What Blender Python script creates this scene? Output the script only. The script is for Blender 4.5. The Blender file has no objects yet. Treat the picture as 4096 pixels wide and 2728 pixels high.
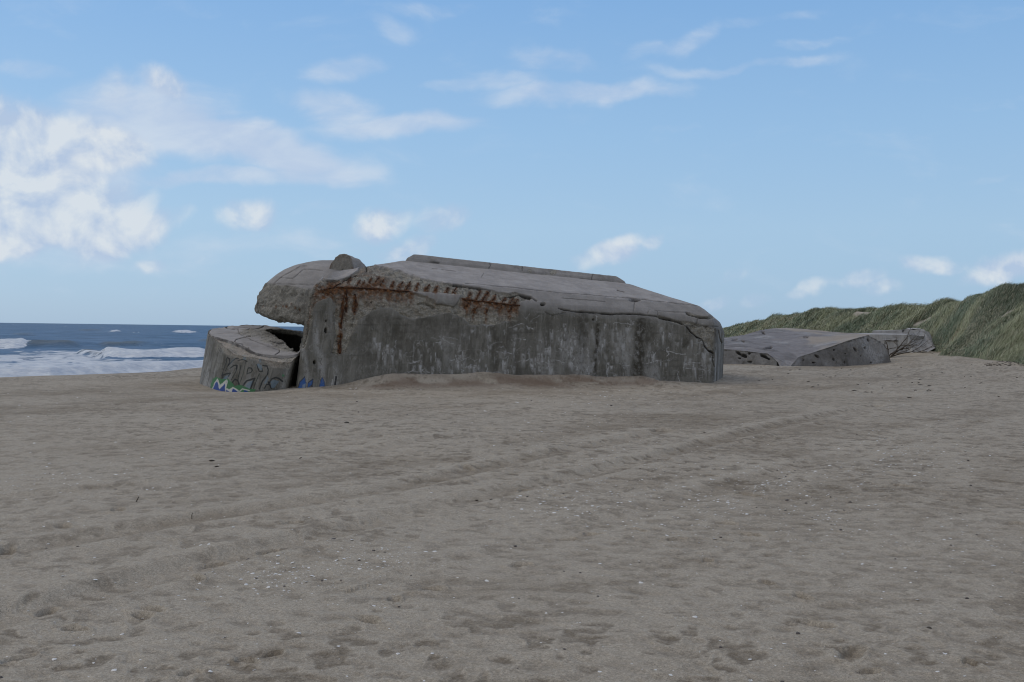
import bpy, math, random
import numpy as np
from mathutils import Matrix, Vector

random.seed(7)
rng = np.random.default_rng(7)
scene = bpy.context.scene
COL = scene.collection

# ------------------------------------------------------------------ camera
FPX, CX, CY = 4020.0, 2048.0, 1364.0
EYE = np.array([0.0, 0.0, 1.65])
PITCH, ROLL = -math.atan(47 / FPX), math.radians(0.75)
F = np.array([0, math.cos(PITCH), math.sin(PITCH)])
R0 = np.array([1.0, 0, 0])
U0 = np.cross(R0, F)
RV = R0 * math.cos(ROLL) + U0 * math.sin(ROLL)
UV_ = -R0 * math.sin(ROLL) + U0 * math.cos(ROLL)

cam_d = bpy.data.cameras.new('camera')
cam_d.sensor_width = 36.0
cam_d.lens = FPX / 4096 * 36.0
cam_d.clip_start = 0.05
cam_d.clip_end = 40000
cam = bpy.data.objects.new('camera', cam_d)
COL.objects.link(cam)
M = Matrix.Identity(4)
for i in range(3):
    M[i][0], M[i][1], M[i][2], M[i][3] = RV[i], UV_[i], -F[i], EYE[i]
cam.matrix_world = M
scene.camera = cam


def ray(px, py):
    px = np.asarray(px, float)
    py = np.asarray(py, float)
    return F + RV * ((px - CX) / FPX)[..., None] + UV_ * ((CY - py) / FPX)[..., None]


def at(px, py, Y):
    """point of the photo at real distance Y (metres ahead)"""
    d = ray(px, py)
    return EYE + d * (np.asarray(Y, float) / d[..., 1])[..., None]


def atz(px, py, z):
    d = ray(px, py)
    return EYE + d * ((z - EYE[2]) / d[..., 2])[..., None]


def project(P):
    v = P - EYE
    k = v @ F
    k = np.where(np.abs(k) < 1e-6, 1e-6, k)
    px = CX + FPX * (v @ RV) / k
    py = CY - FPX * (v @ UV_) / k
    return px, py, k


# ------------------------------------------------------------------ noise
def _h(ix, iy, iz):
    n = (ix.astype(np.int64) * 374761393 + iy.astype(np.int64) * 668265263 + iz * 2147483647 + 974634777) & 0xffffffff
    n = ((n ^ (n >> 13)) * 1274126177) & 0xffffffff
    n = ((n ^ (n >> 16)) * 2246822519) & 0xffffffff
    return ((n ^ (n >> 15)) & 0xffffff) / float(0xffffff)


def vn2(x, y, seed=0):
    ix = np.floor(x); iy = np.floor(y)
    fx = x - ix; fy = y - iy
    fx = fx * fx * fx * (fx * (fx * 6 - 15) + 10); fy = fy * fy * fy * (fy * (fy * 6 - 15) + 10)
    ix = ix.astype(np.int64); iy = iy.astype(np.int64)
    a = _h(ix, iy, seed); b = _h(ix + 1, iy, seed); c = _h(ix, iy + 1, seed); d = _h(ix + 1, iy + 1, seed)
    return (a + (b - a) * fx) * (1 - fy) + (c + (d - c) * fx) * fy


def fbm2(x, y, o=4, seed=0, g=0.5):
    s = 0; a = 1; t = 0
    for i in range(o):
        s = s + a * (vn2(x, y, seed + i * 17) * 2 - 1); t += a
        a *= g; x, y = x * 1.97 + y * 0.31 + 5.3, y * 1.97 - x * 0.31 + 1.7
    return s / t


def vn3(p, seed=0):
    q = np.floor(p); f = p - q
    f = f * f * (3 - 2 * f)
    q = q.astype(np.int64)
    out = 0
    for dz in (0, 1):
        wz = f[..., 2] if dz else 1 - f[..., 2]
        for dy in (0, 1):
            wy = f[..., 1] if dy else 1 - f[..., 1]
            for dx in (0, 1):
                wx = f[..., 0] if dx else 1 - f[..., 0]
                out = out + wx * wy * wz * _h(q[..., 0] + dx, q[..., 1] + dy, (q[..., 2] + dz) * 911 + seed)
    return out


def fbm3(p, o=4, seed=0, g=0.5):
    s = 0; a = 1; t = 0
    for i in range(o):
        s = s + a * (vn3(p, seed + i * 31) * 2 - 1); t += a
        a *= g; p = p * 2.03 + 3.7
    return s / t


def sstep(a, b, x):
    t = np.clip((x - a) / (b - a), 0, 1)
    return t * t * (3 - 2 * t)


def seg_dist(px, py, pts):
    d = np.full(px.shape, 1e9)
    for (x0, y0), (x1, y1) in zip(pts[:-1], pts[1:]):
        vx, vy = x1 - x0, y1 - y0
        L = vx * vx + vy * vy + 1e-9
        t = np.clip(((px - x0) * vx + (py - y0) * vy) / L, 0, 1)
        d = np.minimum(d, np.hypot(px - x0 - t * vx, py - y0 - t * vy))
    return d


def poly_sd(px, py, pts):
    """signed distance, negative inside"""
    pts = list(pts)
    d = seg_dist(px, py, pts + [pts[0]])
    ins = np.zeros(px.shape, bool)
    n = len(pts)
    j = n - 1
    for i in range(n):
        xi, yi = pts[i]; xj, yj = pts[j]
        c = ((yi > py) != (yj > py)) & (px < (xj - xi) * (py - yi) / (yj - yi + 1e-12) + xi)
        ins ^= c
        j = i
    return np.where(ins, -d, d)


# ------------------------------------------------------------------ objects
def prop(o, label=None, cat=None, group=None, kind=None):
    if label: o['label'] = label
    if cat: o['category'] = cat
    if group: o['group'] = group
    if kind: o['kind'] = kind
    return o


def empty(name, loc, label, cat, group=None):
    o = bpy.data.objects.new(name, None)
    o.empty_display_size = 0.3
    o.location = loc
    COL.objects.link(o)
    return prop(o, label, cat, group)


def mesh_np(name, V, faces_flat, starts, mat, parent=None, smooth=True, attrs=None, uv=None, colors=None):
    me = bpy.data.meshes.new(name)
    V = np.asarray(V, np.float32)
    nl = len(faces_flat)
    me.vertices.add(len(V)); me.vertices.foreach_set('co', V.ravel())
    me.loops.add(nl); me.loops.foreach_set('vertex_index', np.asarray(faces_flat, np.int32))
    me.polygons.add(len(starts)); me.polygons.foreach_set('loop_start', np.asarray(starts, np.int32))
    me.update(calc_edges=True)
    me.polygons.foreach_set('use_smooth', np.full(len(starts), smooth))
    if uv is not None:
        l = me.uv_layers.new(name='UVMap')
        l.data.foreach_set('uv', np.asarray(uv, np.float32)[np.asarray(faces_flat)].ravel())
    for k, a in (attrs or {}).items():
        at_ = me.attributes.new(k, 'FLOAT', 'POINT')
        at_.data.foreach_set('value', np.asarray(a, np.float32).ravel())
    for k, a in (colors or {}).items():
        at_ = me.attributes.new(k, 'FLOAT_COLOR', 'POINT')
        at_.data.foreach_set('color', np.asarray(a, np.float32).ravel())
    me.validate()
    if mat: me.materials.append(mat)
    o = bpy.data.objects.new(name, me)
    COL.objects.link(o)
    if parent is not None:
        o.parent = parent
        o.matrix_parent_inverse = Matrix.Translation(-Vector(parent.location))
    return o


def grid_faces(nv, nu, closed=False, flip=False, base=0):
    i = np.arange(nv - 1)[:, None]
    j = np.arange(nu if closed else nu - 1)[None, :]
    j2 = (j + 1) % nu
    a = i * nu + j; b = i * nu + j2; c = (i + 1) * nu + j2; d = (i + 1) * nu + j
    q = np.stack([a, b, c, d] if not flip else [a, d, c, b], -1).reshape(-1, 4) + base
    return q


def grid_mesh(name, P, mat, parent=None, closed=False, flip=False, attrs=None, uv=None, colors=None, smooth=True):
    nv, nu, _ = P.shape
    q = grid_faces(nv, nu, closed, flip)
    return mesh_np(name, P.reshape(-1, 3), q.ravel(), np.arange(len(q)) * 4, mat, parent, smooth, attrs,
                   None if uv is None else uv.reshape(-1, 2), colors)


def grid_normals(P, closed=False):
    if closed:
        du = np.roll(P, -1, 1) - np.roll(P, 1, 1)
    else:
        du = np.gradient(P, axis=1)
    dv = np.gradient(P, axis=0)
    n = np.cross(du, dv)
    return n / (np.linalg.norm(n, axis=-1, keepdims=True) + 1e-9)


class MB:
    """collects tubes and lumps into one mesh"""
    def __init__(s): s.V = []; s.F = []; s.n = 0

    def add(s, V, Fs):
        s.V.append(np.asarray(V, float)); s.F += [[i + s.n for i in f] for f in Fs]; s.n += len(V)

    def tube(s, pts, rad, k=6):
        pts = np.asarray(pts, float); n = len(pts)
        rad = np.full(n, rad) if np.isscalar(rad) else np.asarray(rad)
        T = np.gradient(pts, axis=0); T /= np.linalg.norm(T, axis=1, keepdims=True) + 1e-9
        V = []
        for p, t, r in zip(pts, T, rad):
            a = np.cross(t, [0.31, 0.23, 0.91]); a /= np.linalg.norm(a) + 1e-9
            b = np.cross(t, a)
            for j in range(k):
                w = 2 * math.pi * j / k
                V.append(p + r * (a * math.cos(w) + b * math.sin(w)))
        Fs = [[i * k + j, i * k + (j + 1) % k, (i + 1) * k + (j + 1) % k, (i + 1) * k + j] for i in range(n - 1) for j in range(k)]
        Fs += [list(range(k))[::-1], [(n - 1) * k + j for j in range(k)]]
        s.add(V, Fs)

    def build(s, name, mat, parent=None, smooth=True):
        V = np.concatenate(s.V)
        flat = [i for f in s.F for i in f]
        st = np.cumsum([0] + [len(f) for f in s.F[:-1]])
        return mesh_np(name, V, flat, st, mat, parent, smooth)


# ------------------------------------------------------------------ node helper
class NT:
    def __init__(s, tree): s.t = tree; s.n = tree.nodes; s.l = tree.links

    def node(s, typ, **kw):
        n = s.n.new(typ)
        for k, v in kw.items(): setattr(n, k, v)
        return n

    def set(s, inp, v):
        if hasattr(v, 'is_output') or isinstance(v, bpy.types.NodeSocket): s.l.new(v, inp)
        elif v is not None:
            try: inp.default_value = v
            except TypeError: inp.default_value = (v[0], v[1], v[2], 1.0)

    def math(s, op, a, b=None, c=None, clamp=False):
        n = s.node('ShaderNodeMath', operation=op, use_clamp=clamp)
        for i, v in enumerate((a, b, c)):
            if v is not None: s.set(n.inputs[i], v)
        return n.outputs[0]

    def vmath(s, op, a, b=None, scale=None):
        n = s.node('ShaderNodeVectorMath', operation=op)
        s.set(n.inputs[0], a)
        if b is not None: s.set(n.inputs[1], b)
        if scale is not None: s.set(n.inputs['Scale'], scale)
        return n.outputs['Value'] if op in ('LENGTH', 'DOT_PRODUCT', 'DISTANCE') else n.outputs[0]

    def mix(s, fac, a, b, blend='MIX'):
        n = s.node('ShaderNodeMix', data_type='RGBA', blend_type=blend)
        s.set(n.inputs[0], fac)
        for i, v in ((6, a), (7, b)):
            if isinstance(v, (tuple, list)): n.inputs[i].default_value = (v[0], v[1], v[2], 1.0)
            else: s.l.new(v, n.inputs[i])
        return n.outputs[2]

    def noise(s, vec, scale, detail=4, rough=0.5, dist=0.0, typ='FBM'):
        n = s.node('ShaderNodeTexNoise')
        s.set(n.inputs['Vector'], vec)
        n.inputs['Scale'].default_value = scale; n.inputs['Detail'].default_value = detail
        n.inputs['Roughness'].default_value = rough; n.inputs['Distortion'].default_value = dist
        return n.outputs['Fac']

    def vor(s, vec, scale, feature='F1', rnd=1.0):
        n = s.node('ShaderNodeTexVoronoi', feature=feature)
        s.set(n.inputs['Vector'], vec)
        n.inputs['Scale'].default_value = scale
        n.inputs['Randomness'].default_value = rnd
        return n

    def ramp(s, v, a, b, lo=0.0, hi=1.0, smooth=True):
        n = s.node('ShaderNodeMapRange', interpolation_type='SMOOTHSTEP' if smooth else 'LINEAR')
        s.set(n.inputs['Value'], v)
        s.set(n.inputs['From Min'], a); s.set(n.inputs['From Max'], b)
        s.set(n.inputs['To Min'], lo); s.set(n.inputs['To Max'], hi)
        return n.outputs[0]

    def mapping(s, vec, loc=(0, 0, 0), rot=(0, 0, 0), scale=(1, 1, 1), typ='POINT'):
        n = s.node('ShaderNodeMapping', vector_type=typ)
        s.l.new(vec, n.inputs[0])
        n.inputs['Location'].default_value = loc; n.inputs['Rotation'].default_value = rot; n.inputs['Scale'].default_value = scale
        return n.outputs[0]

    def attr(s, name, col=False):
        n = s.node('ShaderNodeAttribute', attribute_name=name)
        return n.outputs['Color' if col else 'Fac']


def new_mat(name):
    m = bpy.data.materials.new(name); m.use_nodes = True
    t = NT(m.node_tree)
    b = m.node_tree.nodes['Principled BSDF']
    return m, t, b


def simple_mat(name, c1, c2, scale=20, rough=0.9, spec=0.3):
    m, t, b = new_mat(name)
    co = t.node('ShaderNodeTexCoord').outputs['Object']
    t.set(b.inputs['Base Color'], t.mix(t.ramp(t.noise(co, scale, 5), 0.35, 0.65), c1, c2))
    b.inputs['Roughness'].default_value = rough
    b.inputs['Specular IOR Level'].default_value = spec
    return m


# concrete, driven by the marks worked into each surface
def concrete(name, wall1, wall2, roofc, spall1, spall2):
    m, t, b = new_mat(name)
    co = t.node('ShaderNodeTexCoord').outputs['Object']
    uv = t.node('ShaderNodeUVMap').outputs[0]
    big = t.noise(co, 0.9, 8, 0.6)
    base = t.mix(t.ramp(big, 0.32, 0.68), wall1, wall2)
    boards = t.noise(t.mapping(uv, scale=(7.0, 0.22, 1)), 1.0, 3, 0.6)
    base = t.mix(t.ramp(boards, 0.35, 0.7, 0.0, 0.4), base, tuple(c * 0.6 for c in wall1))
    blot = t.noise(t.mapping(uv, scale=(1.6, 1.0, 1)), 1.6, 7, 0.7, 0.8)
    base = t.mix(t.ramp(blot, 0.46, 0.62, 0.0, 0.6), base, (0.075, 0.07, 0.056))
    blo2 = t.noise(t.mapping(uv, scale=(2.4, 1.5, 1)), 2.0, 8, 0.75, 1.2)
    base = t.mix(t.ramp(blo2, 0.54, 0.66, 0.0, 0.55), base, (0.27, 0.265, 0.25))
    runs = t.noise(t.mapping(uv, scale=(22.0, 0.9, 1)), 1.0, 5, 0.65, 0.6)
    base = t.mix(t.ramp(runs, 0.54, 0.72, 0.0, 0.4), base, tuple(min(1, c * 1.5) for c in wall2))
    hb = t.noise(t.mapping(uv, rot=(0, 0, 0.07), scale=(0.5, 9.0, 1)), 1.0, 5, 0.65, 0.3)
    base = t.mix(t.ramp(hb, 0.55, 0.68, 0.0, 0.4), base, tuple(c * 0.5 for c in wall1))
    rboards = t.noise(t.mapping(uv, scale=(0.35, 5.0, 1)), 1.0, 4, 0.6)
    rc = t.mix(t.ramp(t.noise(co, 2.2, 8, 0.65), 0.3, 0.7), tuple(c * 0.8 for c in roofc), tuple(c * 1.12 for c in roofc))
    rc = t.mix(t.ramp(rboards, 0.45, 0.7, 0, 0.35), rc, tuple(c * 0.65 for c in roofc))
    base = t.mix(t.attr('roof'), base, rc)
    # white lime runs, then dark tint: wall algae, painted shade on the block
    wn = t.noise(t.mapping(co, scale=(1, 1, 0.6)), 11.0, 7, 0.75)
    wf = t.math('MULTIPLY', t.attr('white'), t.ramp(wn, 0.36, 0.56), clamp=True)
    ndist = t.node('ShaderNodeTexNoise'); t.l.new(uv, ndist.inputs[0]); ndist.inputs['Scale'].default_value = 3.0; ndist.inputs['Detail'].default_value = 6
    uvw = t.vmath('ADD', t.mapping(uv, scale=(1.5, 2.6, 1)), t.vmath('SCALE', t.vmath('SUBTRACT', ndist.outputs['Color'], (0.5, 0.5, 0.5)), scale=0.9))
    net = t.ramp(t.vor(uvw, 1.0, 'DISTANCE_TO_EDGE').outputs['Distance'], 0.022, 0.004)
    net = t.math('MULTIPLY', net, t.ramp(t.noise(uv, 1.7, 4, 0.6), 0.5, 0.62))
    wf = t.math('MAXIMUM', wf, t.math('MULTIPLY', net, t.math('MULTIPLY', t.attr('lime'), 0.6)))
    base = t.mix(wf, base, (0.40, 0.40, 0.395))
    dn = t.noise(co, 6.0, 6, 0.7)
    df = t.math('MULTIPLY', t.attr('dark'), t.ramp(dn, 0.28, 0.6), clamp=True)
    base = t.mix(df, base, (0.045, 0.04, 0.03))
    # broken concrete with aggregate
    v = t.vor(co, 34.0)
    ag = t.mix(t.ramp(v.outputs['Distance'], 0.15, 0.6), spall1, spall2)
    ag = t.mix(t.ramp(t.noise(co, 6.0, 8, 0.75), 0.48, 0.66, 0, 0.8), ag, tuple(c * 0.42 for c in spall2))
    ag = t.mix(t.ramp(t.noise(co, 18.0, 5, 0.7), 0.56, 0.7, 0, 0.8), ag, tuple(min(1, c * 1.5) for c in spall1))
    base = t.mix(t.attr('spall'), base, ag)
    rn = t.noise(co, 11.0, 6, 0.7)
    rcol = t.mix(t.ramp(rn, 0.35, 0.65), (0.040, 0.017, 0.009), (0.20, 0.085, 0.03))
    rf = t.math('MULTIPLY', t.attr('rust'), t.ramp(t.noise(co, 7.0, 6, 0.7), 0.25, 0.55), clamp=True)
    base = t.mix(rf, base, rcol)
    fine = t.noise(co, 70.0, 4, 0.7)
    base = t.mix(t.ramp(fine, 0.3, 0.75, 0, 0.45), base, (0.06, 0.057, 0.05), 'MULTIPLY') if False else t.mix(0.35, base, t.mix(t.ramp(fine, 0.3, 0.7), (0.55, 0.55, 0.55), (1.3, 1.3, 1.3)), 'MULTIPLY')
    pn = t.node('ShaderNodeAttribute', attribute_name='paint')
    pa = t.math('MULTIPLY', t.attr('paint_amount'), t.ramp(t.noise(co, 16.0, 6, 0.7), 0.26, 0.5, 0.25, 1.0), clamp=True)
    base = t.mix(pa, base, pn.outputs['Color'])
    base = t.mix(t.attr('crack_and_shade'), base, (0.022, 0.02, 0.017))
    t.set(b.inputs['Base Color'], base)
    b.inputs['Roughness'].default_value = 0.92
    b.inputs['Specular IOR Level'].default_value = 0.25
    bn = t.node('ShaderNodeBump')
    bn.inputs['Distance'].default_value = 0.05
    hgt = t.math('ADD', t.math('MULTIPLY', t.noise(co, 26.0, 8, 0.7), t.math('MULTIPLY_ADD', t.attr('spall'), 1.6, 0.35)),
                 t.math('MULTIPLY', boards, 0.25))
    t.set(bn.inputs['Height'], hgt)
    bn.inputs['Strength'].default_value = 0.6
    t.l.new(bn.outputs[0], b.inputs['Normal'])
    return m


M_conc = concrete('weathered_concrete', (0.128, 0.123, 0.106), (0.208, 0.20, 0.178), (0.32, 0.302, 0.288), (0.43, 0.40, 0.34), (0.25, 0.235, 0.20))
M_conc_far = concrete('pale_concrete', (0.138, 0.134, 0.124), (0.19, 0.184, 0.174), (0.21, 0.198, 0.197), (0.30, 0.29, 0.27), (0.2, 0.19, 0.175))
M_conc_grey = concrete('light_concrete', (0.42, 0.41, 0.395), (0.5, 0.49, 0.47), (0.42, 0.41, 0.40), (0.30, 0.29, 0.27), (0.2, 0.19, 0.175))
M_rust = simple_mat('rusty_iron', (0.022, 0.012, 0.009), (0.10, 0.042, 0.018), 14, 0.95)
M_wood = simple_mat('dead_wood', (0.05, 0.04, 0.03), (0.11, 0.09, 0.07), 25)
M_shell = simple_mat('white_shell', (0.5, 0.49, 0.465), (0.74, 0.73, 0.70), 40, 0.5, 0.5)
M_weed = simple_mat('dried_weed', (0.03, 0.026, 0.02), (0.08, 0.065, 0.05), 30)
M_pebble = simple_mat('dark_pebble', (0.05, 0.045, 0.04), (0.13, 0.11, 0.10), 60, 0.7)

# ------------------------------------------------------------------ main bunker layout
B0 = at(1195, 1547, 27.0); B1 = at(2855, 1530, 33.0)
E = np.array([B1[0] - B0[0], B1[1] - B0[1], 0.0]); LEN = np.linalg.norm(E); E /= LEN
N = np.array([-E[1], E[0], 0.0])          # into the bunker
CH = np.array([0.272, 0.962, 0.0])


def W(px, py, d):
    """photo point on the vertical plane d metres behind the front wall line"""
    r = ray(px, py)
    o = np.array([B0[0], B0[1], 0]) + N * d
    t = ((o - EYE) @ N) / (r @ N)
    return EYE + r * np.asarray(t)[..., None]


CONTACT = [(1195, 1547), (1330, 1543), (1400, 1530), (1480, 1510), (1550, 1497), (1800, 1501), (1910, 1492), (2050, 1503),
           (2300, 1499), (2380, 1510), (2450, 1507), (2540, 1507), (2615, 1522), (2855, 1532)]
_c = np.array([W(a, b, 0.0) for a, b in CONTACT])
CS = (_c - B0) @ E; CZ = _c[:, 2]

# ------------------------------------------------------------------ terrain
def ground_line(pts):
    return [tuple(atz(x, y, 0.0)[:2]) for x, y in pts]


TRACKS = [ground_line(p) for p in (
    [(-300, 2530), (0, 2436), (696, 2245), (1392, 2088), (2053, 1949), (2436, 1862), (3062, 1705), (3480, 1618)],
    [(-300, 2240), (130, 2160), (783, 2056), (1174, 2004), (1565, 1943), (1852, 1882), (2200, 1810), (2600, 1730)],
    [(-300, 2000), (0, 1972), (400, 1938), (800, 1900), (1300, 1830), (1900, 1725)],
    [(1500, 2330), (2200, 2130), (2800, 1960), (3300, 1830), (3900, 1690)])]
PITS = []
for x, y, r in [(700, 1075, .15), (650, 1105, .13), (975, 845, .14), (350, 1170, .12), (80, 1310, .13), (220, 1055, .13), (2150, 430, .22),
                (1250, 1290, .1), (1130, 1320, .1), (1980, 990, .13), (1810, 1035, .11), (30, 790, .17), (290, 690, .16), (900, 930, .12), (1350, 680, .16),
                (540, 620, .16), (870, 1380, .1), (1690, 1130, .14), (1240, 790, .14)]:
    PITS.append((*atz(x / 1.15, 1500 + y / 1.15, 0.0)[:2], r * 0.56))
for x, y, r in [(60, 530, .17), (210, 565, .13), (1090, 555, .2), (1790, 515, .22), (760, 755, .13), (700, 400, .2), (915, 468, .14), (1330, 1020, .13),
                (1400, 1150, .16), (900, 850, .1), (1170, 955, .1), (1100, 735, .15), (1640, 1370, .1), (1560, 1285, .17), (250, 745, .15), (380, 725, .14),
                (30, 875, .13), (580, 715, .12), (980, 685, .16), (2110, 1330, .1), (2320, 690, .2)]:
    PITS.append((*atz(2048 + x / 1.15, 1500 + y / 1.15, 0.0)[:2], r * 0.56))
TOE = ([0, 30, 45, 56, 62, 66, 75, 85, 100, 130, 180, 300, 500], [20.5, 21.5, 23.4, 25.0, 26.3, 27.9, 29.3, 29.0, 28.2, 29, 35.5, 56, 92])


def beach_edge(Y):
    return np.where(Y < 36.6, -15 + 0.57 * (Y - 29.5), -10.95 + 0.12 * (Y - 36.6))


def beach_h(X, Y):
    X = np.asarray(X, float); Y = np.asarray(Y, float)
    R = np.hypot(X, Y)
    z = 0.06 * fbm2(X * 0.16, Y * 0.16, 3, 3)
    z = z * sstep(2, 12, R)
    z += 0.012 * fbm2(X * 0.9 + 9, Y * 0.9, 2, 41)
    dry = np.zeros_like(z)
    # old wheel ruts smoothed by the wind
    for k, T in enumerate(TRACKS):
        wob = 0.05 * fbm2(X * 0.6, Y * 0.6, 3, 60 + k)
        best = np.full(X.shape, 1e9); side = np.zeros(X.shape)
        for (x0, y0), (x1, y1) in zip(T[:-1], T[1:]):
            vx, vy = x1 - x0, y1 - y0; L = vx * vx + vy * vy
            t = np.clip(((X - x0) * vx + (Y - y0) * vy) / L, 0, 1)
            dx, dy = X - x0 - t * vx, Y - y0 - t * vy
            d = np.hypot(dx, dy); sg = np.sign(vx * dy - vy * dx)
            m = d < best
            best = np.where(m, d, best); side = np.where(m, sg * d, side)
        u = side + wob
        am = (1.0, 0.85, 0.6, 0.45)[k] * (0.85 + 0.3 * fbm2(X * 0.35, Y * 0.35, 2, 80 + k))
        z += 0.72 * am * (-0.055 * np.exp(-((u + 0.16) / 0.17) ** 4) + 0.035 * np.exp(-((u - 0.12) / 0.11) ** 2) + 0.03 * np.exp(-((u + 0.46) / 0.1) ** 2))
        dry += am * (1.8 * np.exp(-((u - 0.22) / 0.18) ** 2) + 0.6 * np.exp(-((u + 0.47) / 0.12) ** 2) - 0.45 * np.exp(-((u + 0.17) / 0.18) ** 4))
    # wind dimples and trodden hollows
    near = sstep(34, 14, R); mid = sstep(80, 40, R)
    hol = np.zeros_like(z)
    for cell, sd, depth, prob in ((0.13, 5, 0.006, 0.75), (0.23, 6, 0.010, 0.6)):
        gx = np.floor(X / cell); gy = np.floor(Y / cell)
        pit = np.zeros_like(z)
        for ox in (-1, 0, 1):
            for oy in (-1, 0, 1):
                ix = (gx + ox).astype(np.int64); iy = (gy + oy).astype(np.int64)
                hx = _h(ix, iy, sd); hy = _h(ix, iy, sd + 50); hr = _h(ix, iy, sd + 90); hp = _h(ix, iy, sd + 130); ha = _h(ix, iy, sd + 170)
                an = (ha - 0.5) * 1.6
                ddx = X - (gx + ox + 0.2 + 0.6 * hx) * cell; ddy = Y - (gy + oy + 0.2 + 0.6 * hy) * cell
                a = (ddx * np.cos(an) + ddy * np.sin(an)); b = (-ddx * np.sin(an) + ddy * np.cos(an))
                rr = cell * (0.2 + 0.22 * hr)
                q = (a / (rr * 1.35)) ** 2 + (b / (rr * 0.8)) ** 2
                pit = np.maximum(pit, (hp < prob) * (0.4 + 0.6 * hr) * np.exp(-q * 1.3))
        mod = 0.25 + 0.75 * sstep(-0.4, 0.2, fbm2(X * 0.33 + 4, Y * 0.33, 3, 200 + sd) + 0.03 * X)
        pit *= mod
        z -= depth * pit * near
        hol = np.maximum(hol, pit * (0.75 if cell < 0.2 else 0.95) * mid)
    for x, y, r in PITS:
        m = np.hypot(X - x, Y - y) < r * 3
        if not m.any(): continue
        dx, dy = X[m] - x, Y[m] - y
        an = (x * 7.3 + y * 3.1) % 3.1
        a = dx * math.cos(an) + dy * math.sin(an); b = -dx * math.sin(an) + dy * math.cos(an)
        q = np.sqrt((a / (r * 1.15)) ** 2 + (b / (r * 0.62)) ** 2) * (1 + 0.35 * fbm2(X[m] * 14, Y[m] * 14, 2, 7))
        z[m] += -0.034 * sstep(1.08, 0.6, q) + 0.009 * np.exp(-((q - 1.35) / 0.25) ** 2)
        hol[m] = np.maximum(hol[m], 0.9 * sstep(1.1, 0.5, q))
    # wind scallops: thin pale crests, coarse dark grains left in the troughs
    wx = X + 0.14 * fbm2(X * 1.5, Y * 1.5, 3, 11); wy = Y + 0.12 * fbm2(X * 1.8 + 7, Y * 1.8, 3, 12)
    n_ = fbm2(wx * 7.4, wy * 8.2, 3, 15, 0.5)
    rip = 1 - np.abs(n_) * 3.2
    zone = mid * (0.6 + 0.4 * sstep(-0.3, 0.3, fbm2(X * 0.25 + 3, Y * 0.25, 2, 16) + 0.03 * X))
    z += 0.006 * np.clip(rip, -1, 1) * zone * near
    hol = np.maximum(hol, 0.95 * zone * sstep(0.14, 0.40, n_ + 0.22 * fbm2(X * 1.2, Y * 1.6, 2, 17)))
    dry += 0.6 * zone * sstep(0.7, 1.0, rip)
    z += 0.004 * fbm2(X * 11, Y * 13, 3, 19) * near
    # sand drifted against the bunker
    s = (X - B0[0]) * E[0] + (Y - B0[1]) * E[1]
    w = -((X - B0[0]) * N[0] + (Y - B0[1]) * N[1])
    cz = np.interp(s, CS, CZ)
    fade = sstep(-1.2, 0.2, s) * sstep(LEN + 1.5, LEN - 0.3, s)
    fall = np.exp(-(np.maximum(w - 0.35 - 0.12 * fbm2(s * 0.9, w * 0 + 3, 2, 21), 0) / 0.75) ** 2) * sstep(-6, -3, w)
    top = cz + 0.05 * np.exp(-((w - 0.45) / 0.2) ** 2) * (cz > 0.12)
    k = fade * fall
    z = z * (1 - k) + (top + 0.02 * fbm2(X * 2, Y * 2, 3, 22)) * k
    mound = fade * np.exp(-((w - 0.95) / 0.45) ** 2) * sstep(0.08, 0.25, cz) * sstep(-0.35, 0.25, fbm2(s * 1.1, w * 1.5, 3, 23))
    z -= 0.12 * np.exp(-(((X + 7.2) / 1.5) ** 2 + ((Y - 26.6) / 1.4) ** 2))
    # towards the dune foot
    toe = np.interp(Y, TOE[0], TOE[1])
    z += 0.5 * sstep(toe - 9, toe + 1, X) * (0.8 + 0.5 * fbm2(X * 0.35, Y * 0.2, 3, 24)) * sstep(25, 48, Y)
    # seaward slope
    e = beach_edge(Y) + 0.5 * fbm2(X * 0, Y * 0.2, 2, 25)
    z -= 2.1 * sstep(0, 16, e - X) + 0.06 * np.maximum(e - X - 10, 0)
    z = np.maximum(z, -4)
    # how dry and pale the surface sand is
    a = 0.53; ca, sa = math.cos(1.0), math.sin(1.0)
    al = X * ca + Y * sa; ac = -X * sa + Y * ca
    tone = 0.8 * fbm2(al * 0.12, ac * 0.7, 4, 31, 0.6) + 0.55 * fbm2(X * 0.5, Y * 0.9, 4, 33, 0.6) + 0.35 * fbm2(X * 2.1, Y * 3.2, 3, 35)
    tone += 0.75 * dry + 0.12
    tone -= 0.06 * np.clip(X, -4, 8) * sstep(25, 8, R)
    return z, tone, hol, mound


def ground_z(X, Y):
    return beach_h(np.atleast_1d(np.asarray(X, float)), np.atleast_1d(np.asarray(Y, float)))[0]


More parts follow.
